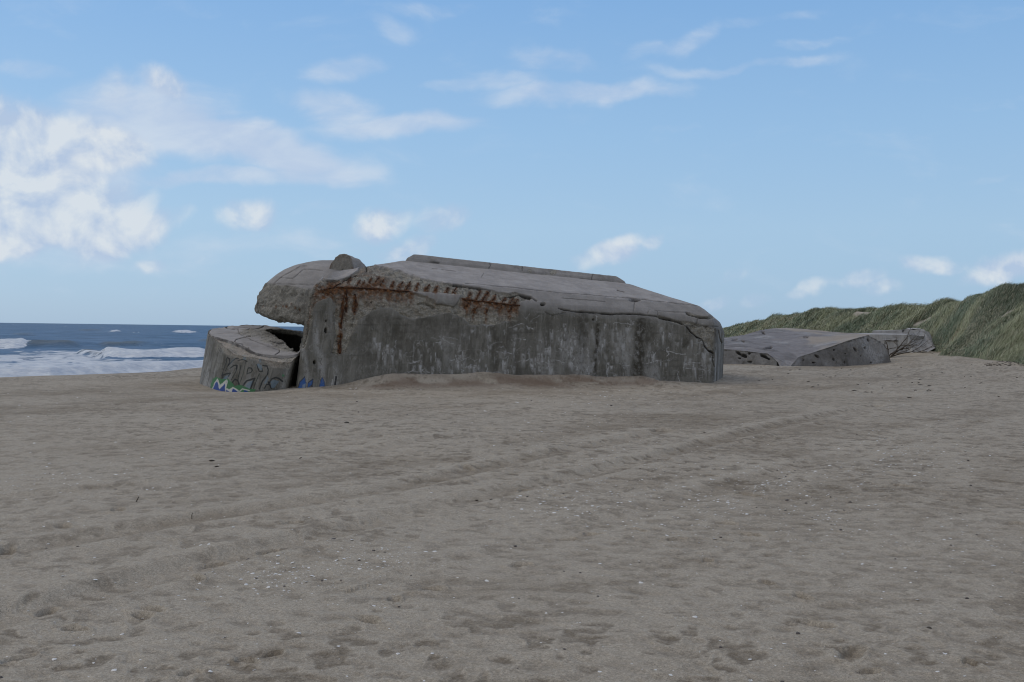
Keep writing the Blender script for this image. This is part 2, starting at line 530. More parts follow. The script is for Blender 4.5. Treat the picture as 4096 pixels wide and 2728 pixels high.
def mat_sand():
    m, t, b = new_mat('beach_sand')
    co = t.node('ShaderNodeTexCoord').outputs['Object']
    tone = t.attr('tone')
    br = t.math('ADD', tone, t.math('MULTIPLY_ADD', t.noise(t.mapping(co, scale=(1, 1.0, 1)), 7.0, 6, 0.7), 0.9, -0.45))
    base = t.mix(t.ramp(br, -0.75, 0.55), (0.240, 0.203, 0.154), (0.362, 0.321, 0.260))
    coarse = t.noise(co, 45.0, 4, 0.85)
    hf = t.math('MULTIPLY', t.attr('hollow'), t.ramp(t.noise(co, 10.0, 5, 0.7), 0.3, 0.6, 0.25, 1.0), clamp=True)
    base = t.mix(t.math('MULTIPLY', hf, 0.76), base, (0.132, 0.106, 0.076))
    base = t.mix(t.math('MULTIPLY', t.attr('mound'), 0.7), base, (0.15, 0.098, 0.068))
    grain = t.noise(co, 120.0, 3, 0.85)
    gm = t.mix(t.ramp(grain, 0.3, 0.7), (0.62, 0.62, 0.62), (1.36, 1.36, 1.36))
    base = t.mix(0.75, base, gm, 'MULTIPLY')
    base = t.mix(0.7, base, t.mix(t.ramp(coarse, 0.34, 0.66), (0.70, 0.69, 0.66), (1.22, 1.22, 1.22)), 'MULTIPLY')
    dark = t.vor(co, 60.0)
    dk = t.math('MULTIPLY', t.ramp(dark.outputs['Distance'], 0.22, 0.1), t.ramp(t.noise(co, 3.0, 4, 0.6), 0.44, 0.66, 0, 0.8))
    base = t.mix(dk, base, (0.05, 0.042, 0.035))
    t.set(b.inputs['Base Color'], base)
    b.inputs['Roughness'].default_value = 0.95
    b.inputs['Specular IOR Level'].default_value = 0.15
    bn = t.node('ShaderNodeBump'); bn.inputs['Distance'].default_value = 0.02; bn.inputs['Strength'].default_value = 0.55
    h = t.math('ADD', t.math('MULTIPLY', t.noise(co, 30.0, 6, 0.7), 0.7), t.math('MULTIPLY', coarse, 0.25))
    t.set(bn.inputs['Height'], h)
    t.l.new(bn.outputs[0], b.inputs['Normal'])
    return m


M_sand = mat_sand()


def build_beach():
    dense = np.radians(np.linspace(-33, 33, 1200))
    rest = np.radians(np.linspace(33, 327, 60)[1:-1])
    ang = np.concatenate([dense, rest])
    r = [0.4]
    while r[-1] < 900:
        x = r[-1]
        r.append(x * (1.012 if x < 3 else 1.0036 if x < 30 else 1.008 if x < 80 else 1.03))
    r = np.array(r)
    A, Rr = np.meshgrid(ang, r)
    X = np.sin(A) * Rr; Y = np.cos(A) * Rr
    z, tone, hol, mound = beach_h(X, Y)
    P = np.stack([X, Y, z], -1)
    o = grid_mesh('beach', P, M_sand, closed=True, attrs=dict(tone=tone, hollow=hol, mound=mound), flip=True)
    # close the sheet under the camera
    prop(o, 'grey brown sand beach with wind ripples, wheel ruts and scattered shells', None, None, 'structure')
    return o


build_beach()

# ------------------------------------------------------------------ dunes
CRX = ([0, 30, 45, 62, 85, 100, 130, 180, 260, 400, 600], [29, 29.5, 30.2, 30.3, 34.7, 33.7, 34.5, 41, 58, 88, 130])
CRZ = ([0, 45, 56, 62, 67, 75, 85, 100, 130, 180, 260, 400, 600], [4.2, 4.05, 4.0, 3.95, 3.7, 3.5, 3.4, 3.6, 3.45, 2.2, 2.6, 2.4, 2.4])


def dune_h(X, Y):
    toe = np.interp(Y, TOE[0], TOE[1]) + 0.9 * fbm2(Y * 0.12, Y * 0 + 2, 3, 71) + 0.4 * fbm2(Y * 0.5, X * 0.2, 2, 72)
    cr = np.interp(Y, CRX[0], CRX[1]); cz = np.interp(Y, CRZ[0], CRZ[1])
    t = (X - toe) / (cr - toe)
    up = np.clip(t, 0, 1)
    z = cz * (0.55 * up + 0.45 * sstep(-0.05, 1.15, up) / 0.97)
    beyond = np.maximum(X - cr, 0)
    z = z - np.minimum(beyond * 0.10, cz * 0.35)
    amp = sstep(0.0, 0.45, t)
    z += amp * (0.55 * fbm2(X * 0.22, Y * 0.16, 3, 73) + 0.22 * fbm2(X * 0.55, Y * 0.5, 3, 74))
    for bx, by, br, bz in ((30.4, 62, 2.4, 0.4), (33.9, 101, 2.5, 0.3), (34.0, 129, 4, 0.2), (36.5, 70, 4, 0.3)):
        z += bz * np.exp(-((X - bx) ** 2 + ((Y - by) * 0.8) ** 2) / br ** 2)
    z = np.where(t < 0, -0.25 - 0.35 * (toe - X) + 0.5 * sstep(-8, 1, X - toe), z + 0.25 * sstep(0, 0.1, t) * (1 - up))
    return z, t


BARE = [(at(3455, 1257, 97), 1.3, 1.0), (at(3675, 1256, 79), 1.15, 1.3), (at(4020, 1212, 58.5), 0.7, 0.8), (at(4090, 1190, 62), 0.9, 1.2), (at(3245, 1262, 118), 0.9, 1.0)]


def bare_mask(X, Y, z):
    px, py, k = project(np.stack([X, Y, z], -1))
    m = np.zeros_like(X)
    for c, rx, ry in BARE:
        q = ((X - c[0]) / rx) ** 2 + ((Y - c[1]) / (rx * 1.6)) ** 2
        m = np.maximum(m, sstep(1.3, 0.7, q + 0.5 * fbm2(X * 0.9, Y * 0.9, 3, 77)))
    return m


def build_dunes():
    Yv = np.concatenate([np.linspace(20, 130, 420), np.geomspace(131, 700, 120)])
    u = np.concatenate([np.linspace(-0.6, 1.6, 220), np.linspace(1.65, 9, 40)])
    toe = np.interp(Yv, TOE[0], TOE[1]); cr = np.interp(Yv, CRX[0], CRX[1])
    X = toe[:, None] + u[None, :] * (cr - toe)[:, None]
    Y = np.repeat(Yv[:, None], len(u), 1)
    z, t = dune_h(X, Y)
    z += 0.03 * fbm2(X * 2, Y * 2, 3, 75)
    tone = 0.3 + 0.5 * fbm2(X * 0.6, Y * 0.6, 4, 76)
    o = grid_mesh('dune', np.stack([X, Y, z], -1), M_sand_dune, attrs=dict(tone=tone, hollow=0 * z, mound=0.9 * sstep(0.0, 0.05, t) * (1 - bare_mask(X, Y, z))))
    prop(o, 'long sand dune rising on the right behind the beach', None, None, 'structure')


def mat_sand_dune():
    m, t, b = new_mat('dune_sand')
    co = t.node('ShaderNodeTexCoord').outputs['Object']
    base = t.mix(t.ramp(t.math('ADD', t.attr('tone'), t.math('MULTIPLY_ADD', t.noise(co, 3.0, 6, 0.7), 0.8, -0.4)), -0.5, 0.6), (0.27, 0.23, 0.185), (0.40, 0.355, 0.30))
    base = t.mix(t.attr('mound'), base, t.mix(t.ramp(t.noise(co, 1.3, 6, 0.7), 0.35, 0.65), (0.14, 0.13, 0.075), (0.24, 0.20, 0.12)))
    t.set(b.inputs['Base Color'], base); b.inputs['Roughness'].default_value = 0.95
    b.inputs['Specular IOR Level'].default_value = 0.1
    return m


M_sand_dune = mat_sand_dune()
build_dunes()


def mat_grass():
    m, t, b = new_mat('marram_grass')
    c = t.attr('blade', True)
    t.set(b.inputs['Base Color'], c)
    b.inputs['Roughness'].default_value = 0.6
    b.inputs['Specular IOR Level'].default_value = 0.25
    return m


M_grass = mat_grass()


def grass_mesh(name, bx, by, bz, hgt, lean_dir, lean, width, col):
    """one blade per row: a three-level bent ribbon"""
    n = len(bx)
    yaw = rng.uniform(0, math.pi, n)
    wx, wy = np.cos(yaw) * width, np.sin(yaw) * width
    lx, ly = np.cos(lean_dir) * lean * hgt, np.sin(lean_dir) * lean * hgt
    V = np.zeros((n, 5, 3), np.float32)
    V[:, 0] = np.stack([bx - wx, by - wy, bz - 0.05], -1); V[:, 1] = np.stack([bx + wx, by + wy, bz - 0.05], -1)
    mx, my, mz = bx + lx * 0.35, by + ly * 0.35, bz + hgt * 0.6
    V[:, 2] = np.stack([mx + wx * 0.8, my + wy * 0.8, mz], -1); V[:, 3] = np.stack([mx - wx * 0.8, my - wy * 0.8, mz], -1)
    V[:, 4] = np.stack([bx + lx, by + ly, bz + hgt * np.sqrt(np.clip(1 - 0.6 * lean ** 2, 0.1, 1))], -1)
    b = np.arange(n) * 5
    flat = np.stack([b, b + 1, b + 2, b + 3, b + 3, b + 2, b + 4], -1).ravel()
    st = (np.arange(n)[:, None] * 7 + np.array([0, 4])[None]).ravel()
    C = np.ones((n, 5, 4), np.float32)
    C[:, :, :3] = col[:, None, :]
    C[:, 4, :3] *= np.array([1.25, 1.18, 1.05])
    return mesh_np(name, V.reshape(-1, 3), flat, st, M_grass, None, True, None, None, dict(blade=C.reshape(-1, 4)))


def build_grass():
    bands = [(38, 56, 0.0, 1.35, 7000), (56, 80, 0.0, 1.5, 9000), (80, 120, 0.0, 1.6, 8000), (120, 200, 0.0, 1.5, 6500), (200, 420, 0.0, 1.4, 4000)]
    T = []
    for y0, y1, t0, t1, n in bands:
        Y = rng.uniform(y0, y1, n); t = rng.uniform(t0, t1, n)
        toe = np.interp(Y, TOE[0], TOE[1]); cr = np.interp(Y, CRX[0], CRX[1])
        X = toe + t * (cr - toe)
        T.append(np.stack([X, Y, np.full(n, (y0 + y1) / 2)], -1))
    T = np.concatenate(T)
    X, Y = T[:, 0], T[:, 1]
    z, t = dune_h(X, Y)
    keep = (t > 0.015 + 0.05 * fbm2(X * 0.5, Y * 0.5, 3, 90)) & (rng.uniform(0, 1, len(X)) > bare_mask(X, Y, z) * 1.02)
    # bare pocket around the far ruin
    px, py, k = project(np.stack([X, Y, z], -1))
    keep &= ~((px > 3380) & (px < 3700) & (Y > 58) & (Y < 71.5) & (py > 1380))
    keep &= ~((px > 3440) & (px < 3735) & (Y >= 66) & (Y < 78.5) & (py > 1335))
    X, Y, z, t = X[keep], Y[keep], z[keep], t[keep]
    nt = len(X)
    far = np.clip(Y / 60, 0.8, 4)
    nb = np.where(Y < 56, 46, np.where(Y < 80, 40, np.where(Y < 120, 22, 16)))
    ti = np.repeat(np.arange(nt), nb)
    n = len(ti)
    sp = 0.16 * far[ti] ** 0.8
    bx = X[ti] + rng.normal(0, 1, n) * sp; by = Y[ti] + rng.normal(0, 1, n) * sp
    bz = dune_h(bx, by)[0]
    clump = fbm2(X * 0.35, Y * 0.22, 3, 91)
    hgt = (0.42 + 0.36 * rng.uniform(0, 1, n)) * (1 + 0.8 * np.clip(clump[ti] * 2.0, -0.6, 1)) * (0.75 + 0.5 * rng.uniform(0, 1, nt)[ti]) * (0.85 + 0.15 * far[ti])
    ld = rng.normal(-0.05, 0.35, n); lean = np.clip(rng.normal(1.16, 0.14, n), 0.5, 1.27)
    wd = (0.0055 + 0.005 * rng.uniform(0, 1, n)) * far[ti] ** 0.9
    g = rng.uniform(0, 1, nt)
    h2 = sstep(-0.3, 0.3, 1.2 * fbm2(X * 0.5, Y * 0.3, 3, 92) + 0.5 * (g - 0.5))
    ca, cb, cc = np.array([0.165, 0.20, 0.13]), np.array([0.33, 0.35, 0.22]), np.array([0.45, 0.42, 0.31])
    base = ca + (cb - ca) * h2[:, None]
    bl_ = sstep(0.0, 0.35, fbm2(X * 0.25 + 20, Y * 0.18, 3, 95))[:, None]
    base = base * (1 - 0.6 * bl_) + np.array([0.19, 0.25, 0.17]) * 0.6 * bl_
    dk_ = sstep(0.1, 0.4, fbm2(X * 0.6 + 40, Y * 0.4, 3, 96))[:, None]
    base = base * (1 - 0.22 * dk_)
    col = base[ti] * (0.75 + 0.5 * rng.uniform(0, 1, n))[:, None]
    straw = (rng.uniform(0, 1, n) < 0.13 + 0.18 * (clump[ti] < -0.2))
    col = np.where(straw[:, None], cc * (0.7 + 0.5 * rng.uniform(0, 1, n))[:, None], col)
    o = grass_mesh('dune_grass', bx, by, bz, hgt, ld, lean, wd, col)
    prop(o, 'green marram grass covering the dune, bent over by the wind', 'grass', None, 'stuff')


build_grass()

# ------------------------------------------------------------------ main bunker
VP = (0, 0, 0)


def resample_ring(poly, sigma, fr):
    """closed polygon (k,3), rounded corners; fr = list of (section, fraction) stations"""
    poly = np.asarray(poly, float); k = len(poly)
    nxt = np.roll(poly, -1, 0); seg = np.linalg.norm(nxt - poly, axis=1)
    cum = np.concatenate([[0], np.cumsum(seg)]); L = cum[-1]
    Nn = 6000
    s = np.arange(Nn) / Nn * L
    i = np.clip(np.searchsorted(cum, s, side='right') - 1, 0, k - 1)
    f = ((s - cum[i]) / seg[i])[:, None]
    P = poly[i] * (1 - f) + nxt[i] * f
    fq = np.fft.rfftfreq(Nn, L / Nn)
    G = np.exp(-2 * (math.pi * fq * sigma) ** 2)
    P = np.fft.irfft(np.fft.rfft(P, axis=0) * G[:, None], Nn, axis=0)
    ss = np.array([cum[a] + b * seg[a] for a, b in fr]) % L
    x = ss / L * Nn; i0 = np.floor(x).astype(int) % Nn; i1 = (i0 + 1) % Nn; ff = (x - np.floor(x))[:, None]
    return P[i0] * (1 - ff) + P[i1] * ff


MB_RINGS = {}


def ring_poly(L, Rr, chl, back, z_override=None, leftdir=(0.03, 1.0), chd=None):
    """front-left, front-right, chamfer end, back-right, back-left"""
    L = np.asarray(L, float); Rr = np.asarray(Rr, float)
    sl = (Rr[2] - L[2]) / ((Rr - L) @ E)
    c = CH if chd is None else chd
    P3 = Rr + c * chl
    P4 = P3 + (0.25 * E + 0.97 * N) * (back - chl * (c @ N))
    P0 = L + np.array([leftdir[0], leftdir[1], 0]) * back
    out = [L, Rr, P3, P4, P0]
    for p in out[2:]:
        p[2] = L[2] + sl * ((p - L) @ E)
    if z_override is not None:
        for p in out: p[2] = z_override
    return out


def px_pick(P2, px, py):
    """nearest surface point to a traced photo point"""
    x, y, k = project(P2)
    i = np.argmin((x - px) ** 2 + (y - py) ** 2 + np.maximum(k - 40, 0) * 1e4)
    return P2.reshape(-1, 3)[i]


SPALL = [(1190, 1240), (1190, 1180), (1215, 1140), (1240, 1118), (1290, 1112), (1350, 1104), (1372, 1100), (1400, 1094), (1432, 1082), (1440, 1064), (1467, 1054), (1500, 1064), (1538, 1068), (1560, 1078), (1596, 1083), (1649, 1099),
         (1700, 1116), (1757, 1126), (1815, 1136), (1890, 1148), (1965, 1161), (2020, 1172), (2076, 1176), (2126, 1188), (2126, 1201), (2078, 1203), (2074, 1240), (2068, 1282), (2020, 1290),
         (1965, 1302), (1890, 1303), (1853, 1277), (1836, 1265), (1795, 1253), (1760, 1256), (1724, 1267), (1680, 1273), (1633, 1271), (1592, 1244), (1560, 1232), (1521, 1232),
         (1480, 1250), (1455, 1265), (1430, 1294), (1401, 1348), (1395, 1380), (1388, 1410), (1372, 1416), (1350, 1420), (1330, 1412), (1336, 1380), (1339, 1348), (1343, 1282), (1339, 1215), (1322, 1188), (1290, 1196), (1268, 1210), (1256, 1230), (1246, 1270), (1236, 1330), (1224, 1380), (1200, 1400), (1180, 1380), (1190, 1300)]
ISLAND = [(1637, 1168), (1700, 1166), (1780, 1172), (1840, 1176), (1840, 1199), (1823, 1226), (1790, 1222), (1749, 1219), (1735, 1200), (1707, 1186), (1666, 1176)]
REBAR_H = [[(1343, 1149), (1400, 1150), (1480, 1153), (1560, 1160), (1650, 1168)], [(1850, 1195), (1900, 1202), (1965, 1210), (2020, 1216), (2079, 1223)],
           [(1300, 1160), (1330, 1152), (1345, 1140), (1378, 1125)]]
REBAR_V = [[(1374, 1182), (1372, 1240), (1366, 1300), (1362, 1360), (1359, 1414)], [(1386, 1160), (1388, 1200), (1384, 1250)], [(1420, 1175), (1424, 1215), (1418, 1250)]]
_st = [(1397, 1115, 34), (1434, 1128, 30), (1455, 1132, 26), (1480, 1117, 30), (1508, 1118, 34), (1530, 1128, 30), (1571, 1135, 26), (1604, 1137, 30), (1637, 1136, 30)]
_st += [(1550 + x / 2.412, 950 + y / 2.412, L) for x, y, L in [(50, 450, 26), (120, 460, 28), (205, 465, 34), (285, 465, 26), (390, 470, 24), (475, 490, 22), (575, 500, 24), (655, 500, 22), (790, 560, 40), (870, 560, 52),
                                                              (940, 560, 50), (1030, 585, 36), (1110, 620, 60), (1200, 605, 30), (1245, 612, 20), (770, 650, 30), (850, 690, 34), (1195, 690, 34), (960, 705, 20)]]
STUBS = [[(x - (0.10 + 0.16 * (i % 3) / 2) * L, y + L * (0.30 + 0.12 * (i % 2))), (x, y), (x + (0.14 + 0.14 * ((i + 1) % 3) / 2) * L, y - L * (0.30 + 0.1 * ((i + 1) % 2)))] for i, (x, y, L) in enumerate(_st)]
CRACKS = [  # polyline, half width in photo px, strength
    ([(2234, 1234), (2300, 1246), (2370, 1250), (2450, 1257), (2480, 1255), (2560, 1257), (2633, 1265), (2680, 1276), (2720, 1287), (2744, 1302), (2760, 1325), (2790, 1350), (2808, 1356), (2820, 1385), (2838, 1405), (2855, 1415), (2850, 1440), (2858, 1468)], 4.5, 1.0),
    ([(1861, 1132), (1960, 1141), (2060, 1150), (2170, 1162), (2250, 1171), (2350, 1178), (2450, 1186), (2560, 1196), (2680, 1210), (2790, 1222)], 2.2, 0.9),
    ([(2250, 1192), (2330, 1198), (2420, 1206)], 1.4, 0.6), ([(2620, 1243), (2700, 1247), (2760, 1250)], 1.2, 0.5),
    ([(2745, 1248), (2770, 1262), (2800, 1268), (2850, 1270)], 4.0, 0.7), ([(2630, 1244), (2632, 1264)], 2, 0.7), ([(2790, 1278), (2788, 1294), (2750, 1302)], 2, 0.8),
    ([(2750, 1300), (2800, 1300), (2874, 1307)], 2.2, 0.8), ([(2830, 1304), (2829, 1320)], 2, 0.7), ([(2538, 1205), (2536, 1235), (2532, 1250)], 1.4, 0.5), ([(2598, 1240), (2590, 1252)], 1.2, 0.5),
    ([(1815, 1136), (1880, 1146), (1962, 1158)], 3.2, 0.8), ([(1995, 1171), (2000, 1184), (2010, 1190)], 2, 0.7), ([(2020, 1180), (2076, 1176), (2122, 1186), (2146, 1202)], 4.0, 0.9),
    ([(1657, 1044), (1757, 1051)], 2.0, 0.7), ([(1730, 1074), (1748, 1076)], 2, 0.7), ([(1768, 1078), (1800, 1081), (1822, 1084)], 1.4, 0.6),
    ([(2470, 1161), (2482, 1165), (2497, 1167)], 3.5, 0.8), ([(1925, 1108), (1935, 1092)], 1.4, 0.5),
    ([(2874, 1320), (2880, 1350), (2888, 1372)], 3.0, 0.9), ([(2860, 1318), (2866, 1350), (2862, 1400)], 1.8, 0.6),
    ([(2180, 1248), (2210, 1262), (2240, 1254), (2262, 1250)], 2.2, 0.7), ([(1466, 1062), (1468, 1082)], 3.0, 0.9), ([(1340, 1110), (1375, 1104), (1430, 1090)], 3.0, 0.8),
    ([(1290, 1116), (1340, 1104), (1375, 1098)], 1.4, 0.5)]
HOLES = [(2172, 1216, 11, 7), (2540, 1200, 22, 6), (1303, 1322, 4, 11), (1258, 1450, 4, 8), (1305, 1283, 2.5, 4), (2374, 1280, 3, 5), (1490, 1208, 3, 3)]


def blank(n):
    return {k: np.zeros(n) for k in ('roof', 'white', 'dark', 'spall', 'rust', 'crack_and_shade', 'paint_amount', 'lime')}


def paint_strokes(px, py, items, front):
    """items: ('p', pts, rgb, alpha) filled or ('s', pts, halfwidth, rgb, alpha) stroked"""
    n = px.size
    rgb = np.zeros((n, 3)); a = np.zeros(n)
    wob = 1.2 * fbm2(px * 0.12, py * 0.12, 2, 301)
    for it in items:
        if it[0] == 'p': m = sstep(1.2, -1.2, poly_sd(px, py, it[1]) + wob); c, al = it[2], it[3]
        else: m = sstep(it[2] + 0.8, it[2] - 1.0, seg_dist(px, py, it[1]) + wob * 0.6); c, al = it[3], it[4]
        m = m * al * front
        rgb = rgb * (1 - m[:, None]) + np.array(c) * m[:, None] if False else np.where((a < 1e-4)[:, None], np.array(c), rgb * (1 - m[:, None]) + np.array(c) * m[:, None])
        a = a + m * (1 - a)
    return rgb, a


def G(pts): return [(790 + x / 4.282, 1280 + y / 4.282) for x, y in pts]


def build_bunker():
    root = empty('bunker', (float(B0[0] + E[0] * 6), float(B0[1] + E[1] * 6), 0.0),
                 'large weathered concrete bunker lying tilted on the beach, rusty bars along its broken edge', 'bunker')
    # stations round the plan
    st = []
    for a, n in ((0, 620), (1, 150), (2, 24), (3, 40), (4, 60)):
        st += [(a, i / n) for i in range(n)]
    # denser towards the right corner is not needed: front runs about 2 cm
    rings = []
    L0 = W(1158, 1547, -0.02); L0[2] = -0.8
    R0_ = W(2853, 1530, -0.02); R0_[2] = -0.8
    rings.append(ring_poly(L0, R0_, 4.3, 10, z_override=-0.8))
    L1 = W(1222, 1170, 0.28); R1_ = W(2866, 1312, 0.22)
    rings.append(ring_poly(L1, R1_, 4.35, 9.6))
    L1b = W(1252, 1130, 0.42); R1b = W(2848, 1268, 0.42)
    rings.append(ring_poly(L1b, R1b, 4.1, 9.4))
    L2 = W(1322, 1086, 0.85); R2_ = W(2796, 1223, 0.85)
    rings.append(ring_poly(L2, R2_, 3.2, 9.0))
    L3 = W(1612, 1041, 2.9); R3_ = W(2514, 1134, 2.9)
    rings.append(ring_poly(L3, R3_, 1.0, 6.2, chd=0.995 * N - 0.1 * E))
    c = np.mean(np.array(rings[-1]), 0)
    rings.append([p * 0.85 + c * 0.15 for p in rings[-1]])
    rings.append([p * 0.1 + c * 0.9 for p in rings[-1]])
    sig = [0.22, 0.22, 0.20, 0.16, 0.05, 0.05, 0.05]
    K = [resample_ring(r, s, st) for r, s in zip(rings, sig)]
    nrow = [190, 16, 40, 90, 14, 10]
    rows = []
    for j, n in enumerate(nrow):
        for i in range(n):
            f = i / n
            rows.append(K[j] * (1 - f) + K[j + 1] * f)
    rows.append(K[-1])
    P = np.array(rows)
    # soften the arrises down the profile
    ker = np.exp(-(np.arange(-7, 8) / 3.0) ** 2); ker /= ker.sum()
    pad = np.concatenate([np.repeat(P[:1], 7, 0), P, np.repeat(P[-1:], 7, 0)])
    P = sum(w * pad[i:i + len(P)] for i, w in enumerate(ker))
    nv, nu, _ = P.shape
    Nr = grid_normals(P, True)
    if (Nr[60, 200] @ N) > 0: Nr = -Nr
    flat = P.reshape(-1, 3)
    px, py, dep = project(flat)
    nr = Nr.reshape(-1, 3)
    col = np.tile(np.arange(nu), nv)
    front = ((col < 620 + 150) & (((EYE - flat) * nr).sum(1) > 0)).astype(float)
    fw = (col < 640).astype(float) * front
    a = blank(nv * nu)
    s = (flat - B0) @ E; h = flat[:, 2]
    row = np.repeat(np.arange(nv), nu)
    jw = sum(nrow[:1])
    roofm = sstep(jw - 4, jw + 20, row + 0.0)
    joint = sstep(jw + nrow[1] + nrow[2] - 6, jw + nrow[1] + nrow[2] + 4, row + 0.0)
    a['roof'] = roofm * (0.72 + 0.28 * joint)
    wobx = 7 * fbm3(flat * 2.2, 4, 401); woby = 7 * fbm3(flat * 2.2 + 40, 4, 402)
    hx = 6 * fbm3(flat * 8, 3, 403); hy = 6 * fbm3(flat * 8 + 11, 3, 404)
    sd = poly_sd(px + wobx + hx, py + woby + hy, SPALL)
    isl = poly_sd(px + wobx + hx, py + woby + hy, ISLAND)
    hollow = poly_sd(px + wobx * 0.5, py + woby * 0.5, [(1672, 1214), (1690, 1205), (1715, 1207), (1740, 1224), (1752, 1236), (1740, 1240), (1715, 1226), (1690, 1220), (1674, 1222)])
    sp = sstep(2.5, -2.5, sd) * sstep(-2.5, 2.5, isl) * fw
    # extra small spalls: along the big crack and the corner
    sp2 = sstep(9, 3, seg_dist(px + wobx, py + woby, [(2640, 1268), (2740, 1292), (2790, 1302), (2830, 1310)])) * 0.8 * fw
    sp3 = sstep(4, -4, poly_sd(px + wobx, py + woby, [(2755, 1306), (2860, 1312), (2850, 1400), (2835, 1398), (2805, 1352), (2770, 1335)])) * 0.7 * front
    sp4 = sstep(5, -2, seg_dist(px + wobx, py + woby, [(2750, 1254), (2800, 1266), (2850, 1270)]) - 4) * 0.8 * front
    spt = np.clip(np.maximum.reduce([sp, sp2, sp3, sp4]), 0, 1)
    a['spall'] = spt
    # cracks
    cr = np.zeros(nv * nu)
    jx = 1.6 * fbm3(flat * 7, 3, 405); jy = 2.2 * fbm3(flat * 7 + 9, 3, 406)
    for pts, w, k in CRACKS:
        wv = w * (0.75 + 0.6 * fbm3(flat * 3, 2, 407))
        cr = np.maximum(cr, k * (1.0 if w > 2.6 else 0.62) * sstep(wv + 1.0, wv * 0.3, seg_dist(px + jx, py + jy, pts)) * front)
    hole = np.zeros(nv * nu)
    for x, y, rx, ry in HOLES:
        hole = np.maximum(hole, sstep(1.25, 0.7, np.hypot((px + jx - x) / rx, (py + jy - y) / ry)) * front)
    hole = np.maximum(hole, 0.55 * sstep(2, -5, hollow) * fw)
    a['crack_and_shade'] = np.clip(cr + hole * 0.9 * (hole > 0.55), 0, 1)
    # rust from the bars
    ru = np.zeros(nv * nu)
    for pts, ln, st_ in [(q, 60, 1.0) for q in REBAR_H[:2]] + [(REBAR_H[2], 34, .6)] + [(q, 26, 1.0) for q in REBAR_V] + [(q, 62, 0.95) for q in STUBS]:
        d = seg_dist(px + jx, py + jy, pts)
        ru = np.maximum(ru, st_ * sstep(14, 3, d + 7 * fbm3(flat * 5, 3, 409)))
        xs = np.array([p[0] for p in pts]); ys = np.array([p[1] for p in pts])
        o = np.argsort(xs)
        yb = np.interp(px, xs[o], ys[o])
        inx = sstep(-5, 1, px - xs.min()) * sstep(-5, 1, xs.max() - px)
        drop = (py - yb)
        l2 = ln * (0.35 + 0.95 * vn2(px * 0.11, px * 0 + len(pts) + ln, 411))
        ru = np.maximum(ru, st_ * 0.85 * inx * sstep(-2, 4, drop) * sstep(l2 * 1.1, l2 * 0.25, drop))
    ru *= fw * np.clip(0.25 + spt, 0, 1)
    # rusty wash running down from the whole barred strip
    for x0, x1, yc, ln, kk in ((1260, 1660, lambda q: 1140 + (q - 1340) * 0.09, 75, 0.8), (1845, 2085, lambda q: 1195 + (q - 1850) * 0.12, 80, 0.8), (1335, 1395, lambda q: 1180 + q * 0, 230, 0.75)):
        dr = py + wobx - yc(px)
        stx = vn2(px * 0.07 + 3, px * 0 + x0, 437) * 0.7 + 0.3 * vn2(px * 0.25, px * 0 + x0, 438)
        l3 = ln * (0.25 + 1.1 * stx)
        ru = np.maximum(ru, kk * sstep(x0 - 8, x0 + 8, px + wobx) * sstep(x1 + 8, x1 - 8, px + wobx) * sstep(-22, 4, dr) * sstep(l3, l3 * 0.2, dr) * sstep(0.2, 0.55, stx) * np.clip(0.15 + sp, 0, 1) * fw)
    # rust bloom over the broken left corner
    bl = sstep(105, 15, seg_dist(px + wobx, py + woby, [(1270, 1180), (1330, 1150), (1420, 1150), (1500, 1150)])) * sp
    ru = np.maximum(ru, bl * 0.95 * sstep(-0.3, 0.2, fbm3(flat * np.array([4, 4, 1.6]), 4, 413)))
    ru = np.maximum(ru, 0.5 * sstep(9, 3, seg_dist(px, py, [(1243, 1225), (1232, 1290), (1222, 1340)])) * fw)
    a['rust'] = np.clip(ru, 0, 1)
    # lime runs
    wh = np.zeros(nv * nu)
    r2 = np.random.default_rng(21)
    for i in range(230):
        x = r2.uniform(1480, 2850); fx = (x - 1500) / 1350
        y = r2.uniform(1290 + 20 * (fx < 0.2) * 3, 1480)
        if fx < 0.25 and y < 1350: continue
        w = r2.uniform(2, 11) * (0.6 + r2.random()); ln = r2.uniform(12, 75); k = r2.uniform(0.35, 1.0)
        dx = np.abs(px - x + wobx * 0.5)
        dy = py - y
        m = min(1, k) * sstep(w, w * 0.2, dx) * sstep(-3, 3, dy + np.abs(px - x) * 0.4) * sstep(ln, ln * 0.25, dy + 8 * fbm2(px * 0.3, py * 0.05, 2, 415))
        wh = np.maximum(wh, m)
    for i in range(75):
        x = r2.uniform(1480, 2840); y = r2.uniform(1290, 1500)
        if x < 1800 and y < 1340: continue
        ln = r2.uniform(14, 80); ang = r2.normal(0.12, 0.25)
        pts = [(x + ln * q * math.cos(ang), y + ln * q * math.sin(ang) + r2.normal(0, 4)) for q in (0, .25, .5, .75, 1)]
        if r2.random() < 0.3: pts = [(x + r2.normal(0, 4), y + ln * q * 0.6) for q in (0, .25, .5, .75, 1)]
        wh = np.maximum(wh, 1.15 * sstep(2.6, 0.7, seg_dist(px + jx * 2, py + jy * 2, pts) + 0.5))
    wallm = (row < jw + 6) * fw
    # pale veil on the lower wall
    veil = sstep(-0.05, 0.5, fbm3(flat * np.array([2.2, 2.2, 0.5]), 4, 417)) * sstep(1300, 1360, py) * 0.45 * sstep(1500, 1700, px)
    veil += 0.5 * sstep(-0.2, 0.4, fbm3(flat * np.array([5, 5, 0.4]), 3, 418)) * (px > 2855) + 0.6 * sstep(1420, 1300, px) * sstep(1200, 1330, py) * sstep(-0.2, 0.5, fbm3(flat * np.array([6, 6, 0.5]), 3, 419))
    a['lime'] = fw * (row < jw + 4) * sstep(1460, 1560, px) * np.where(px < 1850, sstep(1320, 1370, py), 1.0)
